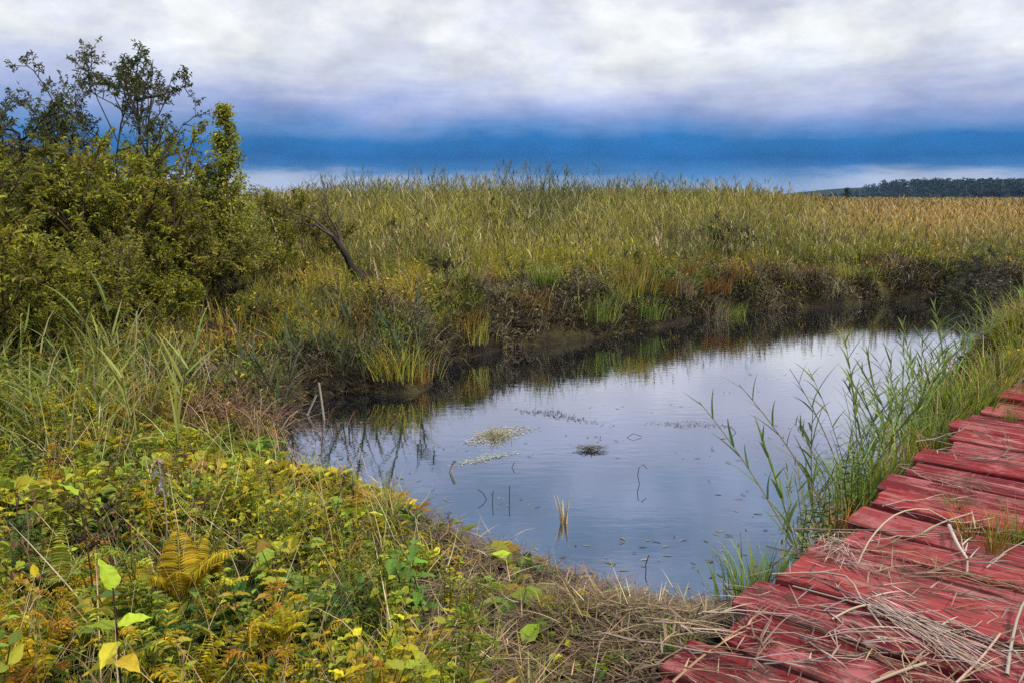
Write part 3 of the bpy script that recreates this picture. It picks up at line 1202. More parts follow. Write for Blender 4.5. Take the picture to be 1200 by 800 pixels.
FAR_Y0 = 15.6
g = MB()
pl = MB()
n = 46000
x, y = polar(n, 150, 1420, FAR_Y0, 260, 1.25)
u = 600 + 1000 * x / y
sdv = sd_pond(x, y)
ok = (sdv > 1.6) & (fbm(x, y, 2.2, 30) > .30 - .1 * smooth(18, 30, y)) & ~((u < 330) & (y < 13))
x, y, u = x[ok], y[ok], u[ok]
n = len(x)
z = height(x, y)
H = reed_height(x, y) * rng.uniform(.7, 1.12, n)
lod = np.maximum(1, y / 22)
tone = np.clip(fbm(x, y, 3.5, 33) * 1.5 - .25 + rng.normal(0, .12, n), 0, 1)
cg = ramp3([(.105, .100, .020), (.165, .148, .026), (.225, .185, .034), (.20, .145, .050)], tone)
dkp = smooth(.54, .68, fbm(x, y, 3.2, 39))[:, None] * .75
cg = cg * (1 - dkp) + np.array([.055, .062, .020]) * dkp
tanw = (smooth(860, 1060, u) * smooth(20, 30, y))[:, None]
cg = cg * (1 - tanw) + np.array([.33, .195, .070]) * tanw
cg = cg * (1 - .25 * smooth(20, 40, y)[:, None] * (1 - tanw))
base = np.stack([x, y, z - .02], -1)
wind = fbm(x, y, 2.6, 36)
az = rng.normal(0, .9, n) + 6 * fbm(x, y, 6, 37)
pale = rng.random(n) < .10
cg[pale] = np.array([.36, .29, .17])
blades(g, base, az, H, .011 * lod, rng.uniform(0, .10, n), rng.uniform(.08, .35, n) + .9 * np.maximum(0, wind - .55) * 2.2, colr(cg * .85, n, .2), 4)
for q in range(3):
    t = rng.uniform(.25, .92, n)
    B = base + np.stack([np.zeros(n), np.zeros(n), H * t], -1)
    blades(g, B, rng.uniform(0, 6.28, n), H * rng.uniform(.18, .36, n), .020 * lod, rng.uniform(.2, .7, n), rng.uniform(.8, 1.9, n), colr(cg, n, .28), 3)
q = rng.random(n) < .35
m = q.sum()
B = base[q] + np.stack([np.zeros(m), np.zeros(m), H[q] * .93], -1)
for _ in range(3):
    blades(pl, B, rng.uniform(0, 6.28, m), rng.uniform(.12, .24, m), .018 * lod[q], rng.uniform(.05, .3, m), rng.uniform(.4, 1.4, m), colr((.17, .125, .060), m, .35), 3)
tag(g.build('reed_bed', M_LEAF), 'dense olive and tan reed bed across the marsh', None, kind='stuff')
tag(pl.build('reed_plumes', M_DRY), 'brown plumes of the reed bed', None, kind='stuff')

# low marsh grass and herbs between the pond and the reeds, and along the left bank
g = MB()
n = 170000
x, y = polar(n, -150, 1500, 6.2, 24, 1.0)
u = 600 + 1000 * x / y
sdv = sd_pond(x, y)
bs, bq = bw_coord(x, y)
cl = fbm(x, y, .9, 41) + .35 * (fbm(x, y, .3, 44) - .5)
bankdark = np.exp(-np.maximum(sdv, 0) / .45) * smooth(8, 9.5, y) * smooth(480, 560, u)
ok = (sdv > .04) & (cl > .37 + .22 * bankdark + .07 * smooth(16, 13, y) * smooth(250, 330, u)) & (bq < -.05)
x, y, u, sdv = x[ok], y[ok], u[ok], sdv[ok]
n = len(x)
z = height(x, y)
tone = np.clip(fbm(x, y, 1.3, 47) * 1.7 - .35 + rng.normal(0, .15, n), 0, 1)
cg = ramp3([(.055, .065, .016), (.12, .125, .020), (.20, .18, .024), (.25, .18, .025), (.16, .09, .035)], tone)
lod = np.maximum(1, y / 12)
hh = (.10 + .75 * fbm(x, y, .8, 52) ** 2) * rng.uniform(.5, 1.3, n) * (.6 + .5 * smooth(0, 1.5, sdv))
half = rng.random(n) < .55
b = np.stack([x, y, z - .01], -1)
k = half
blades(g, b[k], rng.uniform(0, 6.28, k.sum()), hh[k], .011 * lod[k], rng.uniform(0, .4, k.sum()), rng.uniform(.3, 1.9, k.sum()), colr(cg[k], k.sum(), .3), 4)
k = ~half
m = k.sum()
B = b[k] + np.stack([rng.normal(0, .03, m), rng.normal(0, .03, m), hh[k] * rng.uniform(.05, .95, m)], -1)
leaves(g, B, rng.uniform(0, 6.28, m), rng.uniform(-.5, .9, m), .055 * lod[k] * rng.uniform(.6, 1.3, m), .026 * lod[k], colr(cg[k], m, .35))
tag(g.build('marsh_grass', M_LEAF), 'low yellow-green marsh grass and herbs behind the pond', None, kind='stuff')

# dead brown sedge and litter over the dark bank
g = MB()
n = 60000
x, y = polar(n, 120, 1500, 6.5, 20, 1.0)
sdv = sd_pond(x, y)
bs, bq = bw_coord(x, y)
ok = (sdv > -.03) & (sdv < .5 + 2.4 * rng.random(n) ** 2.5) & (fbm(x, y, .5, 61) > .36) & (bq < -.05)
x, y, sdv = x[ok], y[ok], sdv[ok]
n = len(x)
z = height(x, y)
t = fbm(x, y, .7, 63)
cg = ramp3([(.016, .012, .009), (.035, .025, .017), (.085, .058, .034), (.21, .165, .11)], np.clip(t * 1.6 - .35 + rng.normal(0, .18, n), 0, 1))
blades(g, np.stack([x, y, z], -1), rng.uniform(0, 6.28, n), rng.uniform(.10, .55, n), .012 * np.maximum(1, y / 11), rng.uniform(.2, 1.2, n), rng.uniform(1.2, 2.6, n), colr(cg, n, .3), 4)
tag(g.build('dead_sedge', M_DRY), 'dark dead sedge hanging over the peat bank', None, kind='stuff')

# ------------------------------------------------------------------ foreground ground cover (stuff)
def fore_pts(n, y0=1.3, y1=8.5, u0=-250, u1=900):
    x, y = polar(n, u0, u1, y0, y1, .9)
    sdv = sd_pond(x, y)
    bs, bq = bw_coord(x, y)
    ok = (sdv > .03) & (bq < .02) & (np.hypot(x, y) > 1.25)
    return x[ok], y[ok], sdv[ok], bq[ok]


def litter_w(x, y, bq, sdv):
    """1 where dry straw lies (towards the boardwalk), 0 in the green herbs"""
    u = 600 + 1000 * x / np.maximum(y, .1)
    return smooth(430, 560, u + 150 * (fbm(x, y, .5, 70) - .5) + 40 * smooth(5, 3, y)) * smooth(7.5, 6.0, y)


g = MB()
x, y, sdv, bq = fore_pts(80000)
lw = litter_w(x, y, bq, sdv)
ok = (rng.random(len(x)) > lw * .86) & (fbm(x, y, .35, 75) > .40)
x, y, sdv, bq, lw = (a[ok] for a in (x, y, sdv, bq, lw))
n = len(x)
z = height(x, y)
u = 600 + 1000 * x / y
tone = np.clip(fbm(x, y, .45, 78) * 1.9 - .55 + rng.normal(0, .16, n), 0, 1)
cg = ramp3([(.050, .085, .018), (.115, .140, .020), (.20, .20, .024), (.29, .245, .030), (.24, .15, .032)], tone)
low = (.03 + .55 * fbm(x, y, .7, 80) ** 1.7) * (.22 + .78 * smooth(0, 2.2, sdv)) * (1 - .6 * lw)
hh = low * rng.uniform(.15, 1.15, n)
k = rng.random(n) < .76
m = k.sum()
B = np.stack([x, y, z + hh], -1)
sz = rng.uniform(.55, 1.4, n) * (.55 + 1.5 * smooth(.42, .68, fbm(x, y, .55, 86)))
asp = .32 + .9 * smooth(.38, .62, fbm(x, y, .6, 87))
leaves(g, B[k], rng.uniform(0, 6.28, m), rng.uniform(-.4, .8, m), .056 * sz[k], .040 * sz[k] * asp[k], colr(cg[k], m, .35))
k = ~k
m = k.sum()
blades(g, np.stack([x[k], y[k], z[k] - .01], -1), rng.uniform(0, 6.28, m), (low[k] + .08) * rng.uniform(.5, 1.5, m), .008, rng.uniform(0, .5, m), rng.uniform(.3, 1.9, m), colr(cg[k], m, .3), 4)
tag(g.build('undergrowth', M_LEAF), 'tangled low green and yellow undergrowth of the near bank', None, kind='stuff')

g = MB()
x, y, sdv, bq = fore_pts(85000, 1.6, 8)
lw = litter_w(x, y, bq, sdv)
ok = (rng.random(len(x)) < .10 + lw * .85) & (bq < -.10)
x, y, lw = x[ok], y[ok], lw[ok]
n = len(x)
z = height(x, y)
cg = ramp3([(.030, .020, .014), (.075, .048, .030), (.14, .095, .058), (.27, .195, .12)], np.clip(rng.random(n) * .75 + .3 * fbm(x, y, .4, 83), 0, 1))
L = rng.uniform(.03, .22, n)
B = np.stack([x, y, z + rng.uniform(0, .06, n)], -1)
blades(g, B, rng.uniform(0, 6.28, n), L, rng.uniform(.003, .011, n), rng.uniform(1.1, 1.75, n), rng.uniform(1.3, 1.9, n), colr(cg, n, .3), 3)
tag(g.build('dead_grass_litter', M_DRY), 'dry brown straw and leaf litter on the near shore', None, kind='stuff')

# straw scattered over the planks
g = MB()
n = 3600
s = rng.uniform(BW_S0, 8, n) ** 1
s = BW_S0 + (8 - BW_S0) * rng.random(n) ** 2.0
q = rng.uniform(-.05, BW_W, n)
dens = fbm(s * 1.0, q, .45, 90) - .10 * smooth(.7, .2, q) + .30 * smooth(1.6, .2, s) + .12 * smooth(.5, 1.5, q)
k = dens > .56 + .05 * smooth(1.5, 3, s)
s, q = s[k], q[k]
n = len(s)
P = np.array([bw(a, b, deck_z(a) + .004) for a, b in zip(s, q)])
P[:, 2] += rng.uniform(0, .018, n)
blades(g, P, rng.normal(.2, 1.0, n) + (rng.random(n) < .5) * math.pi, rng.uniform(.03, .20, n), rng.uniform(.003, .008, n), rng.uniform(1.45, 1.57, n), rng.uniform(1.5, 1.62, n),
       colr(ramp3([(.06, .035, .025), (.14, .09, .065), (.27, .19, .145)], rng.random(n)), n, .2), 3, twist=rng.uniform(-.2, .2, n))
tag(g.build('straw_litter', M_DRY), 'fine dry straw strewn over the red planks', None, kind='stuff')

# pale dead stems that cross the green growth
g = MB()
x, y, sdv, bq = fore_pts(2600, 1.6, 9)
k = bq < -.12
x, y, sdv, bq = x[k], y[k], sdv[k], bq[k]
lw = litter_w(x, y, bq, sdv)
n = len(x)
z = height(x, y)
blades(g, np.stack([x, y, z + rng.uniform(0, .15, n)], -1), rng.uniform(0, 6.28, n), rng.uniform(.15, .55, n) * (.4 + .6 * smooth(0, .8, sdv)) * (1 - .5 * lw), rng.uniform(.003, .0065, n), np.maximum(rng.uniform(0, 1.2, n), 1.15 * lw), rng.uniform(.1, 1.7, n), colr(ramp3([(.20, .13, .06), (.36, .28, .14), (.42, .36, .22)], rng.random(n)), n, .2), 5)
x, y = polar(2600, -100, 1300, 7, 17)
sdv = sd_pond(x, y)
ok = (sdv > .1) & (bw_coord(x, y)[1] < -.1)
x, y = x[ok], y[ok]
n = len(x)
blades(g, np.stack([x, y, height(x, y)], -1), rng.uniform(0, 6.28, n), rng.uniform(.2, .6, n), rng.uniform(.006, .011, n), rng.uniform(0, 1.3, n), rng.uniform(.1, 1.8, n), colr(ramp3([(.16, .11, .06), (.34, .27, .15), (.40, .34, .24)], rng.random(n)), n, .2), 4)
tag(g.build('dead_grass_stems', M_DRY), 'pale dead grass stems criss-crossing the green growth', None, kind='stuff')

# air that fades the far hill: a closed box round the camera and everything in it
hb = MB()
X0, Z0, Z1 = 2100.0, -1.7, 27.0
hb.add([(sx * X0, sy * X0, z_) for z_ in (Z0, Z1) for sx, sy in ((-1, -1), (1, -1), (1, 1), (-1, 1))],
       [(3, 2, 1, 0), (4, 5, 6, 7), (0, 1, 5, 4), (1, 2, 6, 5), (2, 3, 7, 6), (3, 0, 4, 7)], np.ones(3))
mh = bpy.data.materials.new('air')
nt_, N_, K_ = nodes_of(mh)
pv = N_.new('ShaderNodeVolumePrincipled')
pv.inputs['Color'].default_value = (.40, .64, 1.0, 1)
pv.inputs['Density'].default_value = .00006
pv.inputs['Anisotropy'].default_value = .2
K_.new(pv.outputs[0], N_.new('ShaderNodeOutputMaterial').inputs['Volume'])
tag(hb.build('haze', mh), 'thin bluish haze over the marsh', None, kind='stuff')

# sedge, roots and turf sown along the far waterline
far_e = [(POND[i], POND[(i + 1) % len(POND)]) for i in range(len(POND))]
far_e = [(a, b) for a, b in far_e if (a[1] > 7.6 and a[0] > -3.5 and not (a[0] > 6 and a[1] < 12.5 and a[1] < a[0] + 1.5))]
wts = np.array([np.linalg.norm(b - a) / max(6, a[1]) for a, b in far_e])
n = 52000
ei = rng.choice(len(far_e), n, p=wts / wts.sum())
A_, B_ = np.array([e[0] for e in far_e])[ei], np.array([e[1] for e in far_e])[ei]
P2 = A_ + (B_ - A_) * rng.random((n, 1))
T2 = unit(B_ - A_)
off = np.where(rng.random(n) < .5, rng.uniform(-.12, .5, n), rng.uniform(.2, 2.2, n))
cand = P2 + np.stack([T2[:, 1], -T2[:, 0]], -1) * off[:, None]
alt = P2 - np.stack([T2[:, 1], -T2[:, 0]], -1) * off[:, None]
s1_, s2_ = sd_pond(cand[:, 0], cand[:, 1]), sd_pond(alt[:, 0], alt[:, 1])
P2 = np.where((s1_ > s2_)[:, None], cand, alt)
sdv = np.maximum(s1_, s2_)
x, y = P2[:, 0], P2[:, 1]
z = height(x, y)
clump = fbm(x, y, .38, 101)
ok = (z > -.04) & (clump > .34) & (bw_coord(x, y)[1] < -.2)
x, y, z, sdv, clump = x[ok], y[ok], z[ok], sdv[ok], clump[ok]
n = len(x)
green = smooth(.45, .60, fbm(x, y, .75, 104) + rng.normal(0, .05, n)) * smooth(.05, .5, sdv)
dead = ramp3([(.016, .013, .010), (.040, .030, .019), (.10, .075, .042), (.23, .185, .115)], np.clip(fbm(x, y, .5, 107) * 1.5 - .3 + rng.normal(0, .2, n), 0, 1))
live = ramp3([(.05, .07, .018), (.11, .13, .022), (.19, .18, .026)], np.clip(fbm(x, y, .9, 109) * 1.6 - .3 + rng.normal(0, .15, n), 0, 1))
cg = np.where((rng.random(n) < green)[:, None], live, dead)
L = (.12 + .55 * clump ** 1.6) * rng.uniform(.5, 1.3, n)
g = MB()
blades(g, np.stack([x, y, z - .02], -1), rng.uniform(0, 6.28, n), L, .012 * np.maximum(1, y / 11), rng.uniform(.0, .8, n), rng.uniform(.8, 2.7, n), colr(cg, n, .3), 4)
k = rng.random(n) < .5
m = k.sum()
leaves(g, np.stack([x, y, z + L * rng.uniform(.1, .6, n)], -1)[k], rng.uniform(0, 6.28, m), rng.uniform(-.6, .8, m), .07 * rng.uniform(.5, 1.4, m), .03, colr(cg[k], m, .35))
tag(g.build('bank_sedge', M_DRY), 'dark and olive sedge matted along the far waterline', None, kind='stuff')

g = MB()
n = 1500
w_ = rng.dirichlet(np.ones(3) * .8, n)
x, y = polar(n, 320, 1190, 4.0, 15)
k = (sd_pond(x, y) < -.08) & (fbm(x * 1.0, y * 2.2, .8, 121) + .35 * np.exp(np.maximum(sd_pond(x, y), -4) / .5) > .60)
x, y = x[k], y[k]
n = len(x)
leaves(g, np.stack([x, y, rng.uniform(.002, .006, n)], -1), rng.uniform(0, 6.28, n), 0, .050 * rng.uniform(.3, 1.5, n), .009 * rng.uniform(.5, 1.6, n), colr(ramp3([(.03, .026, .018), (.12, .10, .05), (.25, .22, .13)], rng.random(n)), n, .3), 0, .05, 0)
tag(g.build('floating_leaf_litter', M_DRY), 'scattered dead leaves and bits drifting on the pond', None, kind='stuff')
# ------------------------------------------------------------------ dry reed stalks and sticks lying on the boardwalk
def stalk_obj(name, P, r, col, label, cat='reed stalk', group=None, mat=None, sides=5, bits=0):
    mb = MB()
    P = np.asarray(P, float)
    o0 = P[0].copy()
    tubes(mb, P - o0, r, colr(col, 1, .15), sides)
    o = mb.build(name, mat or M_DRY, smooth_shade=True)
    o.location = tuple(o0)
    tag(o, label, cat, group)
    return o


def deck_pix(px, py, dz=0.0):
    return ground_at(px, py, .405 + dz)


def deck_path(pts, k=9):
    """a smooth bent line through pixel points lying on (or dz above) the deck"""
    P = np.array([deck_pix(*p) for p in pts])
    t = np.linspace(0, len(P) - 1, k)
    out = []
    for a in t:
        i = min(int(a), len(P) - 2)
        f = a - i
        p0, p1, p2, p3 = P[max(i - 1, 0)], P[i], P[i + 1], P[min(i + 2, len(P) - 1)]
        out.append(.5 * ((2 * p1) + (p2 - p0) * f + (2 * p0 - 5 * p1 + 4 * p2 - p3) * f ** 2 + (3 * p1 - p0 - 3 * p2 + p3) * f ** 3))
    return np.array(out)


GS = 'dry stalks lying on the boardwalk'
stalk_obj('reed_stalk', deck_path([(1006, 658, .005), (1022, 628, .09), (1050, 602, .14), (1085, 596, .10), (1120, 612, .03), (1165, 606, .01)], 14), np.linspace(.0045, .003, 14),
          (.36, .29, .22), 'long pale reed stalk arched over the middle planks like a hoop', group=GS)
stalk_obj('dry_stick', deck_path([(1112, 615, .02), (1122, 637, .02), (1134, 655, .01)], 6), np.linspace(.010, .006, 6), (.42, .37, .31), 'short bone-white stick under the end of the arched reed stalk', 'stick', GS)
stalk_obj('reed_stalk', deck_path([(930, 619, .04), (990, 620, .03), (1075, 622, .01)], 6), .003, (.16, .12, .09), 'thin straight dark stalk poking from the planks out over the pond', group=GS)
stalk_obj('reed_stalk', deck_path([(1072, 630, .01), (1098, 614, .02), (1140, 600, .03)], 6), .0045, (.34, .27, .2), 'stout straw stalk crossing the foot of the white stick', group=GS)
stalk_obj('reed_stalk', deck_path([(975, 725, .01), (1000, 712, .03), (1024, 709, .03), (1050, 725, .01)], 8), .0045, (.36, .30, .2), 'pale curved stalk bridging two planks in front of the big pale plank', group=GS)
stalk_obj('dry_stick', deck_path([(1180, 790, .02), (1185, 755, .03), (1195, 715, .06), (1210, 690, .08)], 8), np.linspace(.007, .004, 8), (.32, .26, .20), 'thick pale stick standing up at the right end of the planks', 'stick', GS)
stalk_obj('reed_stalk', deck_path([(1020, 800, .02), (1055, 786, .03), (1085, 776, .03)], 6), .006, (.30, .23, .17), 'thick brown stalk lying beneath the bleached straw heap', group=GS)
stalk_obj('reed_stalk', deck_path([(905, 672, .02), (985, 672, .05), (1010, 702, .03), (1035, 736, .01)], 9), .004, (.33, .26, .2), 'long slack stalk with a sharp knee over the faded plank', group=GS)
stalk_obj('reed_stalk', deck_path([(1120, 800, .02), (1150, 770, .03), (1172, 742, .05)], 6), .0045, (.36, .29, .22), 'straight stalk propped at a slant beside the thick pale stick', group=GS)
# a fan of bleached split reed in the lower right
tones = [('bleached', (.31, .24, .185)), ('straw-coloured', (.25, .175, .105)), ('brown', (.14, .09, .06)), ('greyish', (.22, .17, .15))]
places = [('on the near end of the boardwalk', 760, 1010, 725, 800, 20), ('on the near right planks', 1010, 1200, 690, 800, 24), ('on the middle planks', 960, 1200, 625, 700, 18), ('on the far planks', 1060, 1200, 500, 610, 12)]
for where, u0, u1, v0, v1, cnt in places:
    for a in range(cnt):
        px, py = rng.uniform(u0, u1), rng.uniform(v0, v1)
        p = deck_pix(px, py)
        s_, q_ = bw_coord(p[0], p[1])
        if q_ < -.1 or q_ > BW_W:
            continue
        an = rng.normal(-.55, .5)
        if rng.random() < .3:
            an += 1.5
        L = rng.uniform(.25, .75) if v0 < 740 else rng.uniform(.3, .8)
        d = np.array([math.cos(an), math.sin(an), 0])
        p = p + [0, 0, rng.uniform(.004, .014)]
        tn, tc = tones[rng.integers(4)]
        ln = 'long' if L > .5 else 'short'
        thick = rng.uniform(.0022, .0055)
        ln += ' thick' if thick > .0036 else ' thin'
        bow = np.array([-d[1], d[0], 0]) * rng.normal(0, .025) + [0, 0, rng.uniform(0, .008)]
        P = curve_path(p - d * L / 2, p + d * L / 2 + [0, 0, rng.uniform(0, .02)], bow, 8, jit=.004)
        if rng.random() < .55:          # snapped: the far end turns off
            kk = int(rng.integers(3, 6))
            a_ = rng.normal(0, .6)
            rot = np.array([[math.cos(a_), -math.sin(a_), 0], [math.sin(a_), math.cos(a_), 0], [0, 0, 1]])
            P[kk:] = P[kk] + (P[kk:] - P[kk]) @ rot.T
        mb = MB()
        tubes(mb, P - P[0], np.linspace(thick, .0016, 8), colr(tc, 1, .15), 5)
        m = int(rng.integers(2, 6))      # torn dry leaves still on the stalk
        ki = rng.integers(1, 7, m)
        blades(mb, P[ki] - P[0], math.atan2(d[1], d[0]) + rng.normal(0, .6, m), rng.uniform(.06, .2, m), rng.uniform(.005, .011, m), rng.uniform(1.2, 1.5, m), rng.uniform(1.5, 1.75, m), colr(tc, m, .25), 4, twist=rng.uniform(-.6, .6, m))
        o = mb.build('reed_stalk', M_DRY)
        o.location = tuple(P[0])
        tag(o, f'{ln} {tn} reed stalk {where}', 'reed stalk', GS)
# heap of split bleached straw on the near right planks
g = MB()
c0 = deck_pix(1085, 745)
n = 150
d = deck_pix(1160, 790) - deck_pix(1020, 705)
d = d / np.linalg.norm(d)
pp = np.array([-d[1], d[0], 0])
B = rng.normal(0, .055, (n, 1)) * pp + rng.uniform(-.34, .12, (n, 1)) * d + np.stack([np.zeros(n), np.zeros(n), rng.uniform(.004, .035, n)], -1)
blades(g, B, math.atan2(d[1], d[0]) + rng.normal(0, .16, n), rng.uniform(.10, .32, n), rng.uniform(.004, .009, n), rng.uniform(1.4, 1.55, n), rng.uniform(1.5, 1.63, n), colr((.30, .215, .18), n, .35), 4, twist=rng.uniform(-.3, .3, n))
o = g.build('straw_heap', M_DRY)
o.location = tuple(c0)
tag(o, 'combed heap of bleached pinkish straw lying across the near right planks', 'straw heap')
g = MB()
c0 = deck_pix(985, 650)
n = 130
d = deck_pix(1005, 690) - deck_pix(968, 630)
d = d / np.linalg.norm(d)
pp = np.array([-d[1], d[0], 0])
B = rng.normal(0, .035, (n, 1)) * pp + rng.uniform(-.2, .12, (n, 1)) * d + np.stack([np.zeros(n), np.zeros(n), rng.uniform(.004, .04, n)], -1)
blades(g, B, math.atan2(d[1], d[0]) + rng.normal(0, .6, n), rng.uniform(.08, .22, n), rng.uniform(.003, .006, n), rng.uniform(1.1, 1.55, n), rng.uniform(1.4, 1.8, n), colr((.34, .25, .21), n, .3), 4)
o = g.build('straw_heap', M_DRY)
o.location = tuple(c0)
tag(o, 'small tangled tuft of greyish straw beside the foot of the arched stalk', 'straw heap')
# weeds coming up between the planks
WT = Kind('weed_tuft', [('blades', seeded(301, grass_tuft, (.075, .115, .02), 70, .22, .005, .04, 1.1, col2=(.20, .18, .03)), M_LEAF)])
WT2 = Kind('weed_tuft', [('blades', seeded(302, grass_tuft, (.24, .17, .03), 55, .24, .006, .03, 1.0, col2=(.26, .2, .07)), M_DRY)])
for K_, px, py, sc, lab in [(WT, 1195, 628, 1.2, 'green weed tuft growing through the right planks beside the golden one'), (WT2, 1166, 640, .9, 'golden dry tuft standing up between the right planks'),
                            (WT2, 1136, 628, .8, 'dull tan dry tuft by the white stick on the planks'), (WT, 1118, 595, .7, 'small mixed weed tuft in the gap behind the arched stalk'),
                            (WT, 1185, 490, .8, 'low weed tuft on the far planks near the right edge')]:
    p = deck_pix(px, py)
    K_.place((p[0], p[1], .385), random.uniform(0, 6), sc, lab, 'weed')

# ------------------------------------------------------------------ reeds and sedge between pond and boardwalk
RG = 'green reeds standing in the shallows beside the boardwalk'
RD = [(Kind('reed', seeded(311, reed, 1.1, 13, (.075, .115, .028), .35, W=.022)), 'green'), (Kind('reed', seeded(312, reed, 1.0, 12, (.055, .085, .024), .5, W=.022)), 'dark green'),
      (Kind('reed', seeded(313, reed, 1.25, 14, (.11, .14, .03), .25, W=.021)), 'light green'), (Kind('reed', seeded(314, reed, .9, 10, (.11, .12, .03), .45, stemcol=(.2, .15, .06))), 'yellowish')]
spots = [(945, 645, 0, 1.0), (960, 640, 1, 1.0), (985, 612, 0, .95), (1000, 600, 2, .9), (1010, 590, 1, .95), (1020, 572, 3, 1.0), (1035, 560, 0, .95), (1045, 545, 2, .95),
         (1052, 540, 1, 1.0), (1062, 525, 0, .95), (1075, 515, 2, .9), (1080, 500, 3, 1.0), (1092, 495, 0, 1.0), (1100, 480, 1, 1.0), (1110, 470, 2, .9), (1120, 460, 0, 1.0),
         (1130, 452, 3, 1.1), (1140, 440, 1, 1.0), (1148, 430, 2, 1.0), (1160, 422, 0, 1.1), (1172, 415, 3, 1.1), (1185, 410, 2, 1.0), (1195, 402, 0, 1.1), (1210, 400, 1, 1.1),
         (970, 595, 1, .8), (990, 575, 3, .85), (1005, 548, 0, .9), (1030, 520, 1, .9), (1050, 500, 2, .85), (1065, 480, 0, .9), (1015, 535, 2, .8), (1085, 462, 1, 1), (1118, 430, 0, 1.05),
         (1040, 580, 3, .8), (1068, 545, 2, .75), (1095, 520, 3, .75), (955, 615, 3, .7), (1152, 455, 3, .8), (935, 600, 1, .7), (920, 625, 0, .6), (965, 565, 1, .75), (980, 545, 0, .75), (1000, 520, 1, .8), (1020, 500, 0, .8), (940, 655, 2, .7), (1050, 470, 1, .85), (1075, 445, 0, .9), (1150, 395, 2, .7), (1168, 398, 0, .7), (1182, 392, 3, .7), (1130, 420, 2, .8)]
spots = [(px, py, k, s_ * (.72 if px > 1125 else 1)) for px, py, k, s_ in spots]
spots += [(px + rng.uniform(-14, 22), py + rng.uniform(-14, 10), int(rng.integers(4)), s_ * rng.uniform(.75, 1.1)) for px, py, k, s_ in spots if py < 640]
for px, py, k, s_ in spots:
    p = ground_at(px, py, 0)
    zone = 'by the nearest planks' if py > 585 else 'by the middle planks' if py > 505 else 'by the far planks'
    RD[k][0].place((p[0], p[1], hz(p[0], p[1])), random.uniform(0, 6.28), s_ * random.uniform(.85, 1.05), f'{RD[k][1]} reed in shallows {zone}', 'reed', RG, (random.gauss(0, .10), random.gauss(-.20, .12)))
# two reeds bent low over the pond
RB = Kind('reed', seeded(315, reed, 1.15, 11, (.055, .085, .025), .25, droop=1.0, W=.018, L=.26))
for px, py, az, tl, lab in [(985, 640, 2.75, .42, 'long reed bent low over the water from the near planks'), (1000, 575, 2.9, .25, 'slanting reed with few stiff leaves leaning over the pond'),
                            (948, 690, 2.4, .5, 'bare leaning reed almost touching the water at the near planks')]:
    p = ground_at(px, py, 0)
    o = RB.place((p[0], p[1], hz(p[0], p[1])), 0, 1.0, lab, 'reed', None)
    o.rotation_euler = (0, 0, random.uniform(0, 6))
    o.rotation_euler = Vector((math.cos(az), math.sin(az), 1 / math.tan(max(tl, .05)))).to_track_quat('Z', 'Y').to_euler()
SG = 'sedge tufts along the pond side of the boardwalk'
ST = [(Kind('sedge_tuft', [('blades', seeded(321, grass_tuft, (.095, .145, .022), 120, .34, .007, .07, 1.0, col2=YG), M_LEAF)]), 'bright green'),
      (Kind('sedge_tuft', [('blades', seeded(322, grass_tuft, (.17, .17, .025), 110, .38, .007, .08, .9, col2=TAN), M_LEAF)]), 'yellow-green'),
      (Kind('sedge_tuft', [('blades', seeded(323, grass_tuft, (.21, .14, .04), 90, .36, .007, .06, 1.0, col2=(.24, .09, .03)), M_DRY)]), 'rusty'),
      (Kind('sedge_tuft', [('blades', seeded(324, grass_tuft, (.05, .085, .02), 110, .4, .008, .08, .9, col2=(.09, .12, .02)), M_LEAF)]), 'dark green')]
for a in range(30):
    s_ = 1.25 + a * .25 + rng.normal(0, .06)
    q_ = -.20 + rng.normal(0, .09) - (.12 if a % 2 else 0)
    p = bw(s_, q_, 0)
    k = [0, 3, 1, 0, 2, 1][a % 6]
    if s_ > 5.2:
        k = [0, 1, 1, 2][a % 4]
    zone = 'at the nearest planks' if s_ < 2.2 else 'beside the middle planks' if s_ < 5.2 else 'at the far planks'
    ST[k][0].place((p[0], p[1], hz(p[0], p[1])), random.uniform(0, 6.28), random.uniform(.8, 1.25) * (1.15 if s_ > 4 else .95), f'{ST[k][1]} sedge tuft {zone}', 'sedge', SG)
LB = Kind('leafy_herb', seeded(331, leafy_herb, (.05, .075, .022), .38, 22, .045, .022))
for px, py, lab in [(945, 665, 'small dark leafy herb at the corner of the nearest planks'), (960, 640, 'bushy dark herb between the reeds and the near planks'), (1005, 600, 'dark leafy herb crowding the plank ends in the middle')]:
    p = ground_at(px, py, .2)
    LB.place((p[0], p[1], hz(p[0], p[1])), random.uniform(0, 6), 1.1, lab, 'herb')
RT = Kind('grass_tuft', [('blades', seeded(332, grass_tuft, YG, 120, .5, .008, .12, .9, col2=GO), M_LEAF)])
for px, y_, lab in [(1190, 7.9, 'tall yellow-green grass tuft at the far right end of the boardwalk'), (1225, 8.4, 'tall grass tuft cut by the right edge behind the boardwalk'), (1172, 8.6, 'bushy grass tuft between the far reeds and the boardwalk')]:
    put(RT, px, y_, lab, 'grass', s=.55)

# ------------------------------------------------------------------ in the pond
dr = Kind('dry_reed', [('blades', seeded(341, grass_tuft, (.34, .28, .16), 20, .20, .011, .010, .35, col2=(.24, .17, .08)), M_DRY), ('stem', seeded(342, grass_tuft, (.22, .17, .09), 2, .12, .008, .004, .1), M_DRY)])
p = ground_at(661, 612, 0)
dr.place((p[0], p[1], .0), 0, 1.0, 'short tuft-like dry straw-coloured reed standing in open water', 'reed')


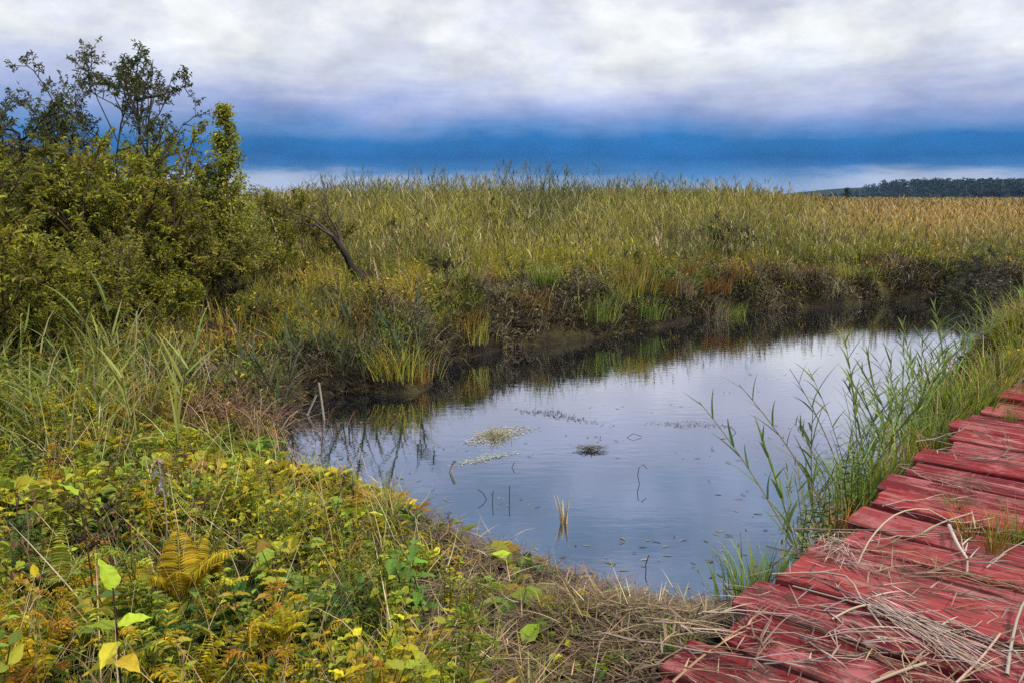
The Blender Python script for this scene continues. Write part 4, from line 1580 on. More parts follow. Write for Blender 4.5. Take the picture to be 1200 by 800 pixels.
def scum(name, pts, n, sz, col, label, cat, z=.004, mat=None):
    """floating leaves and scum scattered over a small patch"""
    g = MB()
    P = np.array([ground_at(*q, 0) for q in pts])
    c0 = P.mean(0)
    w = rng.dirichlet(np.ones(len(P)) * .7, n)
    B = w @ P - c0 + np.concatenate([rng.normal(0, .03, (n, 2)), np.full((n, 1), z)], 1)
    B[:, 2] += rng.uniform(0, .003, n)
    leaves(g, B, rng.uniform(0, 6.28, n), 0, sz * rng.uniform(.5, 1.3, n), sz * .5 * rng.uniform(.5, 1.1, n), colr(col, n, .3), 0, .05, 0)
    o = g.build(name, mat or M_DRY)
    o.location = tuple(c0)
    tag(o, label, cat)
    return o


scum('floating_scum', [(535, 525), (560, 505), (600, 497), (640, 500), (585, 518)], 900, .028, (.26, .25, .20), 'pale raft of scum and rotting leaves in the middle of the pond', 'scum')
scum('floating_scum', [(530, 545), (570, 535), (610, 530)], 260, .025, (.24, .25, .20), 'thin pale scum streak on the water nearer the camera than the raft', 'scum')
scum('floating_scum', [(820, 492), (860, 500), (790, 500), (740, 496)], 170, .022, (.07, .075, .06), 'dark streak of floating bits near the leaning reeds', 'scum')
scum('floating_scum', [(600, 480), (660, 490), (720, 500), (640, 478)], 200, .03, (.06, .06, .055), 'dark drifting strands behind the pale raft', 'scum')
scum('floating_scum', [(350, 505), (395, 545), (430, 520), (370, 470)], 220, .03, (.05, .045, .03), 'dark rotting leaves floating in the left corner of the pond', 'scum')
g = MB()
c0 = ground_at(692, 527, 0)
n = 170
B = np.concatenate([rng.normal(0, 1, (n, 2)) * [.065, .022], rng.uniform(.0, .03, (n, 1))], 1)
blades(g, B, rng.normal(0, .5, n) + (rng.random(n) < .5) * math.pi, rng.uniform(.03, .08, n), .010, rng.uniform(1.0, 1.5, n), rng.uniform(1.4, 2.0, n), colr((.07, .06, .028), n, .4), 3)
o = g.build('weed_clump', M_DRY)
o.location = tuple(c0)
tag(o, 'dark floating clump of weed in the middle of the pond', 'weed')
g = MB()
c0 = ground_at(583, 512, 0)
n = 70
B = np.concatenate([rng.normal(0, 1, (n, 2)) * [.07, .05], np.zeros((n, 1))], 1)
blades(g, B, rng.uniform(0, 6.28, n), rng.uniform(.05, .16, n), .008, rng.uniform(.2, 1.3, n), rng.uniform(.9, 2.0, n), colr((.16, .15, .04), n, .4), 3)
o = g.build('weed_clump', M_LEAF)
o.location = tuple(c0)
tag(o, 'yellowish weed clump poking out of the pale scum raft', 'weed')
PS = 'dead stems standing in the pond'
for pts, lab in [([(749, 566, 0), (747, 556, 0), (748, 547, 0), (753, 544, 0), (758, 549, 0)], 'thin black stem bent into a loop above the water'),
                 ([(757, 668, 0), (756, 660, 0), (760, 650, 0)], 'short black stem standing alone near the shore'),
                 ([(570, 584, 0), (566, 577, 0), (560, 573, 0)], 'short forked dark stem left of the dry reed'), ([(577, 590, 0), (578, 575, 0)], 'straight dark stem beside the short forked one'),
                 ([(597, 588, 0), (597, 570, 0)], 'slim faint stem between the forked stem and the dry reed'), ([(528, 553, 0), (530, 545, 0), (533, 540, 0)], 'dark stub with two leaves by the pale scum streak'),
                 ([(600, 547, 0), (603, 541, 0)], 'tiny dark leaf stub on open water right of the scum streak'), ([(380, 492, 0), (377, 465, 0), (375, 448, 0)], 'pale cut stake in the left corner of the pond'),
                 ([(360, 486, 0), (372, 462, 0)], 'short pale stick leaning beside the cut stake'), ([(735, 512, 0), (742, 508, 0), (752, 511, 0)], 'dark twig lying on the water near the weed clump'),
                 ([(862, 506, 0), (856, 500, 0), (845, 498, 0)], 'dark twig among the drifting streak near the leaning reeds')]:
    base = ground_at(pts[0][0], pts[0][1], 0)
    Q = [base + [0, 0, -.06]]
    for a in pts:
        el_ = math.atan((400 - a[1]) / FPX) - PITCH
        Q.append(np.array([at(a[0], base[1], 0)[0], base[1] + rng.normal(0, .01), max(.003, ZC + math.tan(el_) * base[1])]))
    Q = np.array(Q)
    dark = 'pale' not in lab
    stalk_obj('dead_reed', Q, .0026 if dark else .011, (.022, .018, .014) if dark else (.2, .18, .15), lab, 'stem', PS, M_BARK)

# twigs at the near right corner of the pond, by the first planks
g = MB()
c0 = ground_at(888, 712, .15)
for e, b in [((882, 675), .05), ((930, 640), .08), ((840, 705), .02), ((852, 690), .03), ((920, 668), .04), ((858, 720), .02)]:
    q = ground_at(e[0], e[1], .22)
    tubes(g, curve_path([0, 0, 0], q - c0, [0, 0, b], 6, jit=.008), np.linspace(.005, .002, 6), np.array([.03, .024, .02]), 4)
o = g.build('dead_branch', M_BARK)
o.location = tuple(c0)
tag(o, 'black twiggy branch leaning over the water at the first planks', 'branch')

# ------------------------------------------------------------------ far bank: log, tussocks, peat clods, bushes, skyline reeds
lg = MB()
tw = MB()
b0 = at(440, 13.6, .45)
tops = [at(390, 13.4, 1.38), at(352, 13.7, 1.75), at(398, 14.2, 1.85)]
P = curve_path(b0 - [0, 0, .15], tops[0], [.06, 0, -.08], 9, jit=.012)
tubes(lg, P - b0, np.linspace(.11, .035, 9), np.array([.028, .022, .018]), 8)
for e in [(352, 1.95), (365, 1.9), (338, 1.6), (398, 1.75), (378, 2.05), (330, 1.85)]:
    s0 = P[7 if e[0] > 350 else 8]
    q = at(e[0], 13.9 + rng.normal(0, .2), e[1])
    tubes(tw, curve_path(s0 - b0, q - b0, [0, 0, .06], 7, jit=.03), np.linspace(.022, .005, 7), np.array([.06, .045, .035]), 4)
    for _ in range(4):
        t = rng.uniform(.4, 1)
        m = s0 + (q - s0) * t
        tubes(tw, curve_path(m - b0, m - b0 + rng.normal(0, .18, 3) + [0, 0, .12], .02, 5, jit=.015), .005, np.array([.07, .05, .035]), 3, False)
root = empty('fallen_trunk', b0)
lg.build('trunk', M_BARK, root, True)
tw.build('twigs', M_BARK, root)
tag(root, 'dark dead trunk leaning left with bare twigs at its top', 'dead trunk')
for pts, lab in [([(333, 300, 0), (322, 268, 0), (318, 255, 0)], 'pale bare stem leaning in the grass left of the dead trunk'), ([(150, 470, 0), (160, 365, 0)], 'pale dry stick leaning in front of the left shrubs'),
                 ([(45, 545, 0), (44, 470, 0), (50, 466, 0)], 'straw-coloured broken stick standing below the left shrubs'), ([(157, 515, 0), (155, 445, 0)], 'orange-brown dry stem standing beside the red-brown heap')]:
    y_ = {333: 15, 150: 7.4, 45: 5.6, 157: 6.2}[pts[0][0]]
    Q = []
    for a in pts:
        el_ = math.atan((400 - a[1]) / FPX) - PITCH
        Q.append(at(a[0], y_, ZC + math.tan(el_) * y_))
    stalk_obj('dry_stick', np.array(Q) if len(Q) > 2 else curve_path(Q[0], Q[1], [.02, 0, 0], 6), .008 if y_ < 10 else .012, (.30, .24, .15) if 'orange' not in lab else (.3, .17, .06), lab, 'stick')

TS = [(Kind('grass_tussock', [('blades', seeded(351, grass_tuft, (.16, .155, .028), 150, .60, .012, .18, .95, col2=(.25, .18, .04)), M_LEAF)]), 'tall yellow-green'),
      (Kind('grass_tussock', [('blades', seeded(352, grass_tuft, (.07, .10, .02), 170, .5, .012, .16, .9, col2=YG), M_LEAF)]), 'deep green'),
      (Kind('grass_tussock', [('blades', seeded(353, grass_tuft, (.20, .12, .03), 170, .5, .012, .15, .9, col2=(.16, .055, .02)), M_DRY)]), 'rust-brown'),
      (Kind('grass_tussock', [('blades', seeded(354, grass_tuft, (.20, .155, .085), 170, .55, .012, .16, 1.1, col2=(.10, .075, .05)), M_DRY)]), 'bleached tan')]
GT = 'grass tussocks on the far bank'


def tuss(k, px, py, s_, lab, z=.3):
    p = hit(px, py)
    return TS[k][0].place((p[0], p[1], hz(p[0], p[1]) - .02), random.uniform(0, 6), s_, lab, 'tussock', GT)


tuss(0, 470, 440, .82, 'tall yellow-green tussock standing at the water on the left spit', .25)
tuss(2, 490, 447, .42, 'low rust-brown tussock at the tip of the left spit', .1)
tuss(0, 452, 440, .55, 'smaller yellow tussock left of the tall one on the spit', .2)
for a, (k, px, py, s_) in enumerate([(0, 372, 405, .7), (0, 330, 410, .6), (1, 405, 345, .8), (0, 300, 360, .9), (2, 440, 375, .6), (1, 520, 345, .8), (0, 550, 360, .7), (2, 545, 375, .7), (0, 590, 385, .5),
                                     (1, 640, 345, .9), (3, 640, 380, .7), (1, 700, 350, .9), (0, 745, 335, .9), (1, 760, 360, .8), (3, 790, 330, .8), (3, 835, 340, .9), (1, 860, 350, .7), (0, 900, 325, .8),
                                     (3, 925, 330, .8), (2, 960, 320, .7), (0, 985, 330, .8), (1, 1010, 325, .7), (3, 1050, 320, .8), (0, 1080, 315, .8), (3, 1110, 325, .8), (1, 1150, 310, .9), (0, 490, 330, .8), (0, 600, 330, .8), (3, 565, 325, .7), (3, 880, 368, .6)]):
    where = 'left of the fallen trunk' if px < 400 else 'on the bank below the fallen trunk' if px < 530 else 'on the middle of the far bank' if px < 800 else 'on the right part of the far bank'
    tuss(k, px, py, s_, f'{TS[k][1]} tussock {where}', .5)


rb = np.random.default_rng(55)
for a in range(96):
    px = rb.uniform(300, 1200)
    low = np.interp(px, [300, 500, 600, 800, 1000, 1200], [425, 425, 395, 368, 345, 330])
    py = rb.uniform(low - 62 if px > 500 else low - 110, low)
    where = 'between the pond corner and the left shrubs' if px < 420 else 'on the bank right of the spit' if px < 620 else 'on the dark bank below the middle reeds' if px < 850 else 'on the dark bank at the right'
    k = int(rb.choice([0, 0, 1, 1, 2, 2, 3, 3]))
    if sd_pond(*[[c] for c in hit(px, py)[:2]])[0] > (.6 if px < 470 else .2):
        tuss(k, px, py, rb.uniform(.35, .8), f'{TS[k][1]} tussock {where}', .45)


def clod(seed, r=.28):
    g = lrng(seed)
    mb = MB()
    nu, nv = 18, 12
    a = np.linspace(0, 2 * math.pi, nu, endpoint=False)
    b = np.linspace(-.4, math.pi / 2, nv)
    A, Bb = np.meshgrid(a, b, indexing='ij')
    d = np.stack([np.cos(A) * np.cos(Bb), np.sin(A) * np.cos(Bb), np.sin(Bb)], -1)
    rr = r * (1 + .6 * (fbm(d[..., 0] + d[..., 2] * 1.7, d[..., 1] - d[..., 2], .6, seed) - .5) + .35 * (fbm(d[..., 0] * 1.3, d[..., 1] + d[..., 2], .16, seed + 2) - .5))
    V = d * rr[..., None] * [1.25, 1, .75]
    i, j = np.meshgrid(np.arange(nu), np.arange(nv - 1), indexing='ij')
    i2 = (i + 1) % nu
    mb.add(V, np.stack([i * nv + j, i2 * nv + j, i2 * nv + j + 1, i * nv + j + 1], -1).reshape(-1, 4), np.array([.02, .015, .01]))
    m = 70
    k = g.integers(0, nu * nv, m)
    gm = MB()
    blades(gm, V.reshape(-1, 3)[k], g.uniform(0, 6.28, m), g.uniform(.06, .22, m), .012, g.uniform(.3, 1.2, m), g.uniform(1.2, 2.3, m), colr((.07, .055, .03), m, .5, g), 4)
    return [('clod', mb, M_GROUND), ('dead_blades', gm, M_DRY)]


CL = [Kind('peat_mound', seeded(361 + k, clod, .28)) for k in range(3)]
GP = 'dark peat mounds along the far waterline'
for a, (px, py, s_) in enumerate([(520, 418, .6), (555, 405, .6), (585, 400, .5), (610, 370, .6), (575, 350, .6), (640, 392, .6), (675, 388, .6), (505, 355, .5), (720, 380, .6), (755, 372, .6), (800, 366, .6), (835, 358, .6),
                                  (870, 356, .7), (905, 352, .6), (940, 350, .7), (985, 348, .7), (1030, 345, .7), (1070, 343, .8), (1110, 340, .8), (1150, 338, .8), (1190, 335, .9), (690, 345, .5), (650, 340, .5), (940, 326, .55), (905, 330, .5), (345, 440, .9), (385, 445, .9), (420, 440, .8), (395, 420, .7)]):
    p = hit(px, py)
    where = 'at the left corner of the pond' if px < 430 else 'right of the spit' if px < 620 else 'below the middle reeds' if px < 850 else 'on the right part of the far shore'
    CL[a % 3].place((p[0], p[1], hz(p[0], p[1]) - .08), random.uniform(0, 6), s_, f'black peat mound {where}', 'peat mound', GP)

BS = Kind('marsh_bush', seeded(371, shrub, H=1.3, stems=7, spread=.8, nl=12, L=.07, W=.025, cols=((.035, .04, .018), (.055, .05, .025)), kids=(6, 5), r0=.012))
BG = Kind('marsh_bush', seeded(372, shrub, H=1.1, stems=8, spread=.9, nl=10, L=.06, W=.02, cols=((.10, .095, .07), (.05, .045, .035), (.04, .045, .02)), kids=(6, 5), r0=.012))
put(BS, 860, 19, 'dark bush standing alone in the reeds right of centre', 'bush', s=.8)
put(BG, 1168, 15.8, 'greyish leafless bush at the right end of the far bank', 'bush', s=1.15)
put(BG, 1195, 15.4, 'large grey bush cut by the right edge on the far bank', 'bush', s=1.3)
put(BS, 1115, 15.6, 'low dark bush on the far bank left of the grey bushes', 'bush', s=.7)
put(BS, 470, 21, 'dark green bush half hidden in the reeds behind the dead trunk', 'bush', s=.9)
put(BS, 255, 11.5, 'dark low bush under the yellow birch', 'bush', s=.8)
put(BS, 590, 24, 'dim brown bush deep in the reeds at the centre', 'bush', s=1.0)
for px, y_, s_, lab in [(330, 11.6, .30, 'low tangled dark bush at the foot of the left shrubs'), (352, 12.4, .24, 'knee-high dark bush left of the dead trunk'), (492, 12.6, .26, 'ragged low bush right of the dead trunk'), (520, 13.4, .34, 'low dark bush on the bank between dead trunk and middle'), (300, 10.2, .28, 'small dark bush above the pond corner'),
                        (610, 14.4, .36, 'low dark bush at the middle of the far bank'), (745, 15.2, .36, 'low dark bush on the far bank below the tallest reeds')]:
    put(BS if y_ % .4 > .1 else BG, px, y_, lab, 'bush', s=s_)
# reed clumps that rise over the skyline
KR = []
for k in range(3):
    gk = lrng(380 + k)
    parts = [MB(), MB(), MB()]
    for a in range(16):
        old = rng
        rng = np.random.default_rng(900 + k * 40 + a)
        ps = reed(900 + k * 40 + a, gk.uniform(1.7, 2.3), 8, (.055, .07, .022), .25, (.10, .08, .05), (.1, .09, .04), .5, .026)
        rng = old
        off = np.array([gk.normal(0, .35), gk.normal(0, .3), 0])
        for q, (nm, mb, mt) in enumerate(ps):
            for v_, f_, c_ in zip(mb.v, mb.f, mb.c):
                parts[q].v.append(v_ + off)
                parts[q].f.append(f_ + parts[q].n)
                parts[q].c.append(c_)
            parts[q].n += mb.n
    one = parts[0]
    for q in (1, 2):
        for v_, f_, c_ in zip(parts[q].v, parts[q].f, parts[q].c):
            one.v.append(v_)
            one.f.append(f_ + one.n)
            one.c.append(c_)
        one.n += parts[q].n
    KR.append(Kind('reed_clump', [('foliage', one, M_LEAF)]))
for a, (px, y_, s_) in enumerate([(415, 25, .98), (440, 27, 1.05), (465, 26, 1.1), (505, 28, 1.08), (530, 29, 1.1), (575, 27, 1.08), (600, 28, 1.18), (625, 27, 1.18), (650, 28, 1.15), (680, 29, 1.12), (720, 32, 1.05), (770, 34, 1.08), (800, 36, 1.12), (835, 34, 1.0),
                                  (870, 38, 1.05), (385, 26, .95), (555, 33, 1.1)]):
    put(KR[a % 3], px, y_, 'tall dark reed clump rising over the skyline ' + ('left of centre' if px < 560 else 'at the centre' if px < 700 else 'right of centre'), 'reed clump', 'reed clumps standing above the skyline', s=s_)
LT = Kind('lone_tree', seeded(391, shrub, H=5, stems=2, spread=.4, nl=16, L=.35, W=.2, cols=((.02, .035, .018),), kids=(6, 4), r0=.12, trunk='trunk', fork='limb', crown='crown'))
put(LT, 992, 230, 'tiny lone tree on the horizon left of the wooded hill', 'tree', z=.5, s=.75)

# ------------------------------------------------------------------ foreground plants
FG = 'plants of the near left bank'


def zone_of(px, py):
    if py < 470:
        return 'in front of the left shrubs'
    if px > 380 and py < 700:
        return 'at the near edge of the pond'
    if py < 600:
        return 'halfway down the left bank'
    if px < 190:
        return 'in the lower left corner'
    return 'in the thick herbs below the pond'


def scatter(kinds, n, name, cat, u0, u1, v0, v1, smin, smax, mind=.10, keep=None, gap=0.0):
    done = []
    tries = 0
    while len(done) < n and tries < n * 40:
        tries += 1
        px, py = rng.uniform(u0, u1), rng.uniform(v0, v1)
        p = hit(px, py)
        if sd_pond([p[0]], [p[1]])[0] < .08 + gap or bw_coord(p[0], p[1])[1] > -.12 or np.hypot(p[0], p[1]) < 1.5:
            continue
        if keep is not None and not keep(px, py):
            continue
        if any((p[0] - q[0]) ** 2 + (p[1] - q[1]) ** 2 < mind ** 2 for q in done):
            continue
        done.append(p)
        K_, desc = kinds[int(rng.integers(len(kinds)))]
        s_ = rng.uniform(smin, smax) * (.42 + .58 * float(smooth(.15, 2.4, sd_pond([p[0]], [p[1]])[0])))
        K_.place((p[0], p[1], hz(p[0], p[1]) - .01), random.uniform(0, 6.28), s_, f'{desc} {name} {zone_of(px, py)}', cat, FG, (random.gauss(0, .07), random.gauss(0, .07)))


LH = [(Kind('leafy_herb', seeded(401, leafy_herb, YG, .48, 20, .058, .030, col2=GO)), 'yellow-green'), (Kind('leafy_herb', seeded(402, leafy_herb, GR, .42, 20, .060, .034, col2=YG)), 'fresh green'),
      (Kind('leafy_herb', seeded(403, leafy_herb, OL, .52, 24, .05, .024, col2=BRN)), 'dull olive'), (Kind('leafy_herb', seeded(404, leafy_herb, LIME, .4, 14, .075, .05, col2=YG)), 'lime-coloured')]
FH = [(Kind('feathery_herb', seeded(411, feathery_herb, YG, .5, 4, GO)), 'yellow-green'), (Kind('feathery_herb', seeded(412, feathery_herb, (.11, .13, .02), .45, 4, YG)), 'light green'),
      (Kind('feathery_herb', seeded(413, feathery_herb, GO, .42, 3, (.22, .11, .02))), 'golden'), (Kind('feathery_herb', seeded(414, feathery_herb, (.05, .085, .02), .4, 4, OL)), 'dark green')]
def broadleaf(seed, cols, H=.4, ns=3, L=.068):
    g = lrng(seed)
    st, lf = MB(), MB()
    for a in range(ns):
        az = g.uniform(0, 6.28)
        P = curve_path([0, 0, -.05], [math.cos(az) * .12, math.sin(az) * .12, H * g.uniform(.7, 1.1)], [0, 0, .02], 7)
        tubes(st, P, np.linspace(.0045, .002, 7), colr(np.array(cols[0]) * [.8, .5, .6], 1, .2, g), 4)
        for q in range(2, 7):
            for sg in range(2):
                bigleaf(lf, P[q], q * 2.4 + sg * math.pi + g.normal(0, .3), g.uniform(-.1, .6), L * g.uniform(.6, 1.15), L * g.uniform(.5, .7), colr(cols[int(g.integers(len(cols)))], 1, .25, g)[0], g.normal(0, .3), .35, g.uniform(.2, .5), .003)
    return [('stem', st, M_DRY), ('foliage', lf, M_LEAF)]


BRL = [(Kind('broadleaf_herb', broadleaf(481, [GR, (.13, .17, .025), YG])), 'fresh green'), (Kind('broadleaf_herb', broadleaf(482, [LIME, YG, (.26, .24, .03)], .36)), 'lime-coloured'),
       (Kind('broadleaf_herb', broadleaf(483, [YG, GO, (.24, .16, .03)], .42)), 'yellowing'), (Kind('broadleaf_herb', broadleaf(484, [(.06, .11, .024), GR], .38)), 'deep green')]
FN = [(Kind('fern', seeded(421, fern, (.28, .225, .024), 7, .42)), 'golden'), (Kind('fern', seeded(422, fern, (.17, .17, .025), 8, .45)), 'pale green'), (Kind('fern', seeded(423, fern, (.20, .10, .025), 6, .38)), 'orange-brown')]
GTF = [(Kind('grass_tuft', [('blades', seeded(431, grass_tuft, YG, 80, .36, .006, .06, 1.0, col2=TAN), M_LEAF)]), 'yellow'), (Kind('grass_tuft', [('blades', seeded(432, grass_tuft, (.07, .12, .02), 90, .34, .006, .06, 1.0, col2=YG), M_LEAF)]), 'green'),
       (Kind('grass_tuft', [('blades', seeded(433, grass_tuft, TAN, 70, .38, .006, .06, 1.1, col2=BRN), M_DRY)]), 'dry tan')]
DS = [(Kind('dead_stalk', seeded(441, dead_stalk, .62)), 'brown'), (Kind('dead_stalk', seeded(442, dead_stalk, .5, (.16, .10, .05))), 'tan'), (Kind('dead_stalk', seeded(443, dead_stalk, .7, (.045, .03, .02))), 'blackish')]
left = lambda px, py: px < 450 or (px < 560 and rng.random() < .25)
scatter(LH, 62, 'leafy herb', 'herb', -60, 640, 500, 900, .7, 1.15, .16, left)
scatter(FH, 58, 'feathery herb', 'herb', -60, 620, 440, 900, .7, 1.15, .16, left)
scatter(FN[:1] + FN[1:], 30, 'fern', 'fern', -40, 520, 480, 860, .65, 1.25, .26, left)
scatter(BRL, 34, 'broad-leaved herb', 'herb', -60, 500, 520, 900, .7, 1.2, .2, left)
scatter(GTF, 34, 'grass tuft', 'grass', -60, 800, 470, 860, .6, 1.1, .16)
scatter(DS, 18, 'dead stalk', 'dead stalk', -40, 560, 520, 820, .6, 1.05, .2)
# arching sedge in front of the left shrubs
SGL = [(Kind('sedge_clump', [('blades', seeded(451, grass_tuft, (.12, .14, .035), 42, 1.0, .020, .20, 1.25, col2=(.20, .19, .07)), M_LEAF)]), 'grey-green'),
       (Kind('sedge_clump', [('blades', seeded(452, grass_tuft, (.08, .105, .025), 42, .95, .020, .20, 1.3, col2=(.22, .19, .08)), M_LEAF)]), 'dark green')]
for a, (px, py, s_) in enumerate([(-60, 520, .9), (30, 515, .8), (110, 505, .7), (20, 470, 1.05), (75, 465, .9), (165, 490, .6), (-70, 470, 1.0), (180, 455, .7), (60, 540, .6), (125, 445, .9)]):
    p = ground_at(px, py, .35)
    k = a % 2
    SGL[k][0].place((p[0], p[1], hz(p[0], p[1])), random.uniform(0, 6), s_, f'{SGL[k][1]} arching sedge clump in front of the left shrubs', 'sedge', 'arching sedge below the left shrubs')
LRD = [(Kind('reed', seeded(455, reed, .85, 9, (.11, .135, .035), .55, L=.55, W=.024)), 'grey-green'), (Kind('reed', seeded(456, reed, .75, 8, (.15, .15, .035), .75, L=.5, W=.022)), 'yellow-green'), (Kind('reed', seeded(457, reed, .9, 9, (.07, .095, .025), .45, L=.5, W=.024)), 'dark green')]
for a in range(34):
    px, py = rng.uniform(-70, 215), rng.uniform(430, 545)
    p = ground_at(px, py, .35)
    k = int(rng.integers(3))
    LRD[k][0].place((p[0], p[1], hz(p[0], p[1])), random.uniform(0, 6), rng.uniform(.65, 1.05), f'{LRD[k][1]} leaning reed ' + ('close under the left shrubs' if py < 480 else 'well in front of the left shrubs'), 'reed', 'leaning reeds below the left shrubs', (random.gauss(0, .2), random.gauss(0, .2)))
# red-brown heap of dead sedge on the left bank
g = MB()
n = 420
c0 = ground_at(235, 495, .3)
B = np.concatenate([rng.normal(0, 1, (n, 2)) * [.42, .22], np.zeros((n, 1))], 1)
B[:, 2] = .20 * np.exp(-(B[:, 0] / .42) ** 2 - (B[:, 1] / .25) ** 2) + rng.uniform(-.08, .05, n)
blades(g, B, rng.uniform(0, 6.28, n), rng.uniform(.12, .45, n), .008, rng.uniform(.6, 1.5, n), rng.uniform(1.3, 2.2, n), colr(ramp3([(.05, .02, .016), (.13, .05, .036), (.22, .13, .09)], rng.random(n)), n, .3), 4)
o = g.build('sedge_heap', M_DRY)
o.location = (c0[0], c0[1], hz(c0[0], c0[1]))
tag(o, 'red-brown heap of dead sedge on the left bank above the pond corner', 'heap')
# bright tufts at the near waterline
for px, py, k, s_, lab in [(455, 607, 0, .8, 'bright yellow-green grass tuft leaning over the near waterline'), (732, 726, 1, .40, 'round bright green tuft on the near shore'), (778, 728, 1, .28, 'small fresh green tuft near the first plank'),
                           (690, 716, 1, .30, 'mid-green grass tuft left of the round bright one'), (560, 672, 2, .4, 'dry tan tuft at the near waterline by the twigs'), (640, 695, 0, .3, 'thin yellow tuft on the near shore straw')]:
    p = ground_at(px, py, .15)
    GTF[k][0].place((p[0], p[1], hz(p[0], p[1])), random.uniform(0, 6), s_, lab, 'grass', FG)
# bank plants hanging over the left corner of the pond: they make the dark reflections there
HB = Kind('reed', seeded(461, reed, .95, 12, (.035, .045, .018), .95, L=.4, W=.02, stemcol=(.04, .035, .02)))
for a, (px, py) in enumerate([(345, 452), (362, 450), (380, 448), (398, 450), (412, 452), (430, 455), (440, 450), (452, 452), (475, 450), (490, 446), (336, 470), (340, 490), (352, 462), (420, 447)]):
    p = ground_at(px, py, .05)
    HB.place((p[0], p[1], hz(p[0], p[1])), random.uniform(0, 6), random.uniform(.95, 1.35), 'dark drooping reed at the left corner of the pond', 'reed', 'reeds at the left corner of the pond', (random.gauss(.12, .12), random.gauss(0, .12)))
# special single plants
bp_st, bp_lf = MB(), MB()
P = curve_path([0, 0, -.5], [.02, .02, .30], [.012, 0, 0], 8)
tubes(bp_st, P, np.linspace(.006, .003, 8), np.array([.05, .03, .02]), 5)
for z_, az, pt, L_, c in [(.29, 2.6, 1.15, .115, (.25, .30, .03)), (.17, .25, .30, .11, (.24, .28, .03)), (.16, 2.95, .1, .13, (.25, .29, .03)), (.12, 4.6, -.2, .11, (.33, .27, .035)), (.06, 5.7, .0, .11, (.36, .24, .035)), (.05, 3.7, .0, .11, (.33, .25, .03))]:
    k = (z_ + .5) / .8 * 7
    bigleaf(bp_lf, P[int(k)] + (P[min(int(k) + 1, 7)] - P[int(k)]) * (k - int(k)), az, pt, L_, L_ * .66, np.array(c), .15, .35, .25, .004)
bl = Kind('broadleaf_sapling', [('stem', bp_st, M_DRY), ('foliage', bp_lf, M_LEAF)])
p = at(140, 2.15, .4)
bl.place((p[0], p[1], hz(p[0], p[1]) + .44), 0, .85, 'dark-stemmed sapling with several large lime leaves in the lower left corner', 'sapling')
st2, lf2 = MB(), MB()
P = curve_path([0, 0, -.4], [-.02, .02, .42], [.02, 0, 0], 8)
tubes(st2, P, np.linspace(.0055, .0025, 8), np.array([.06, .035, .022]), 5)
for z_, az, pt, L_, c in [(.42, 3.0, .7, .085, (.20, .26, .03)), (.30, .4, .1, .05, (.18, .17, .03)), (.2, 3.6, .0, .06, (.2, .17, .04)), (.1, 1.2, .1, .06, (.22, .17, .04))]:
    k = (z_ + .4) / .82 * 7
    bigleaf(lf2, P[min(int(k), 7)], az, pt, L_, L_ * .6, np.array(c), .2, .3, .3, .003)
p = at(108, 3.0, .4)
Kind('broadleaf_sapling', [('stem', st2, M_DRY), ('foliage', lf2, M_LEAF)]).place((p[0], p[1], hz(p[0], p[1]) + .17), 0, 1.0, 'slim sapling with one lime leaf at its tip above the dry herbs', 'sapling')
def nettle(seed):
    g = lrng(seed)
    st, lf = MB(), MB()
    for a in range(3):
        P = curve_path([g.normal(0, .03), g.normal(0, .03), -.05], [g.normal(0, .08), g.normal(0, .06), g.uniform(.3, .42)], [.01, 0, 0], 6)
        tubes(st, P, np.linspace(.005, .002, 6), np.array([.05, .09, .03]), 4)
        for q in range(1, 6):
            for sg in (0, math.pi):
                bigleaf(lf, P[q], q * 1.57 + sg + g.normal(0, .2), g.uniform(-.2, .4), .105 * g.uniform(.7, 1.1), .06 * g.uniform(.8, 1.1), colr((.075, .145, .024), 1, .2, g)[0], g.normal(0, .2), .3, .35, .003)
    return [('stem', st, M_LEAF), ('foliage', lf, M_LEAF)]


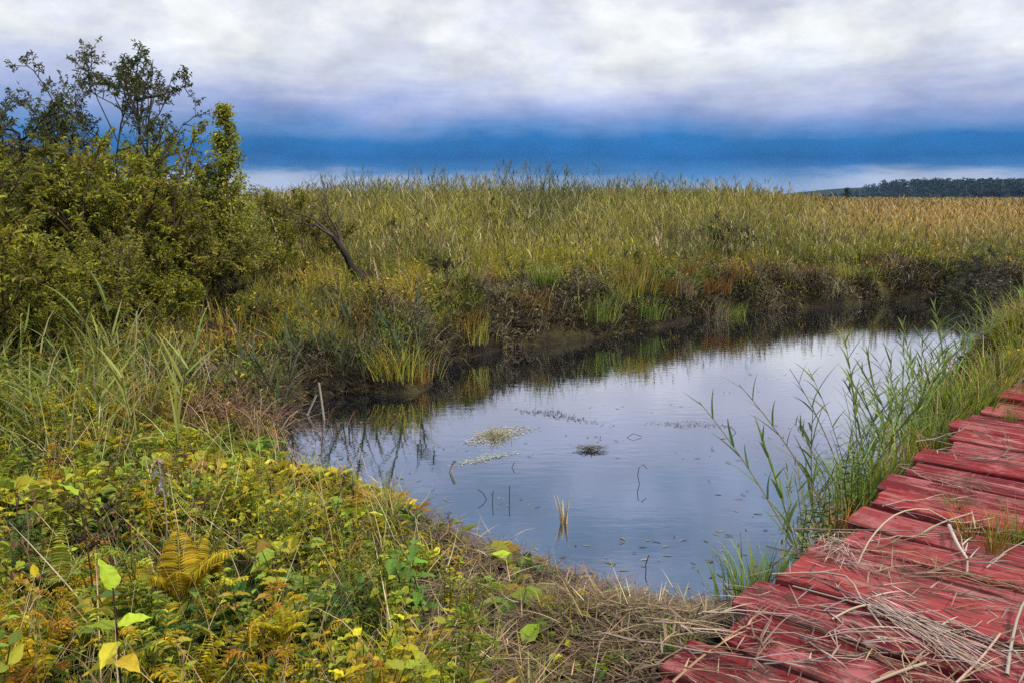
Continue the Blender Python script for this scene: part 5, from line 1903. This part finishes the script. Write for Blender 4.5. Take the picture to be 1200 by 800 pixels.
nt = Kind('nettle', nettle(471))
p = ground_at(480, 715, .3)
nt.place((p[0], p[1], hz(p[0], p[1])), 0, 1.0, 'deep green broad-leaved nettle near the pond edge', 'nettle')
p = ground_at(310, 520, .3)
nt.place((p[0], p[1], hz(p[0], p[1]) - .12), 2, .8, 'small deep green plant at the left corner of the pond', 'herb')
p = at(335, 2.5, .4)
FN[0][0].place((p[0], p[1], hz(p[0], p[1]) + .36), .5, .36, 'bright yellow spread fern with hanging leaflets', 'fern', FG)
p = at(215, 3.0, .4)
FN[0][0].place((p[0], p[1], hz(p[0], p[1]) + .22), 2.5, .8, 'tall ochre fern right of the grey dead leaf', 'fern', FG)
g, st = MB(), MB()
gg = lrng(88)
P = curve_path([0, 0, -.5], [0, 0, .03], [.02, 0, 0], 6)
tubes(st, P, .004, np.array([.25, .2, .13]), 4)
for a in range(11):
    bigleaf(g, P[-1] + gg.normal(0, .012, 3) - [0, 0, .012 * a], gg.uniform(0, 6.28), gg.uniform(-.9, .9), gg.uniform(.04, .065), .022, colr((.25, .22, .18), 1, .3, gg)[0], gg.uniform(-1, 1), .8, 1.0, .004)
p = at(193, 3.6, .4)
Kind('withered_plant', [('stem', st, M_DRY), ('foliage', g, M_DRY)]).place((p[0], p[1], .84), 0, 1, 'withered plant with curled whitish dead leaves on the left bank', 'plant')

# ------------------------------------------------------------------ make the labels single things out
ORD = ['first', 'second', 'third', 'fourth', 'fifth', 'sixth', 'seventh', 'eighth', 'ninth', 'tenth', 'eleventh', 'twelfth']
bpy.context.view_layer.update()
byl = {}
for o, l in LABELS:
    byl.setdefault(l, []).append(o)
for l, os_ in byl.items():
    if len(os_) == 1:
        continue
    os_.sort(key=lambda o: -o.location.y)
    rows = 1 if len(os_) <= 9 else 2 if len(os_) <= 18 else 3
    names = {1: [''], 2: ['back row, ', 'front row, '], 3: ['back row, ', 'middle row, ', 'front row, ']}[rows]
    for q in range(rows):
        part = sorted(os_[q * len(os_) // rows:(q + 1) * len(os_) // rows], key=lambda o: pix(o.location)[0])
        n = len(part)
        for k, o in enumerate(part):
            if n > 12:
                w = names[q].strip(', ')
            else:
                w = names[q] + ('only one' if n == 1 else 'leftmost' if k == 0 else 'rightmost' if k == n - 1 else ORD[k] + ' from left')
            o['label'] = (l + ', ' + w) if w else l

# ------------------------------------------------------------------ picture settings
scene.view_settings.view_transform = 'Standard'
scene.view_settings.look = 'None'
scene.view_settings.exposure = EXPOSURE
scene.view_settings.gamma = 1
scene.render.engine = 'CYCLES'
scene.cycles.max_bounces = 6
scene.cycles.diffuse_bounces = 4
scene.cycles.glossy_bounces = 3
scene.cycles.transmission_bounces = 2
scene.cycles.use_denoising = False
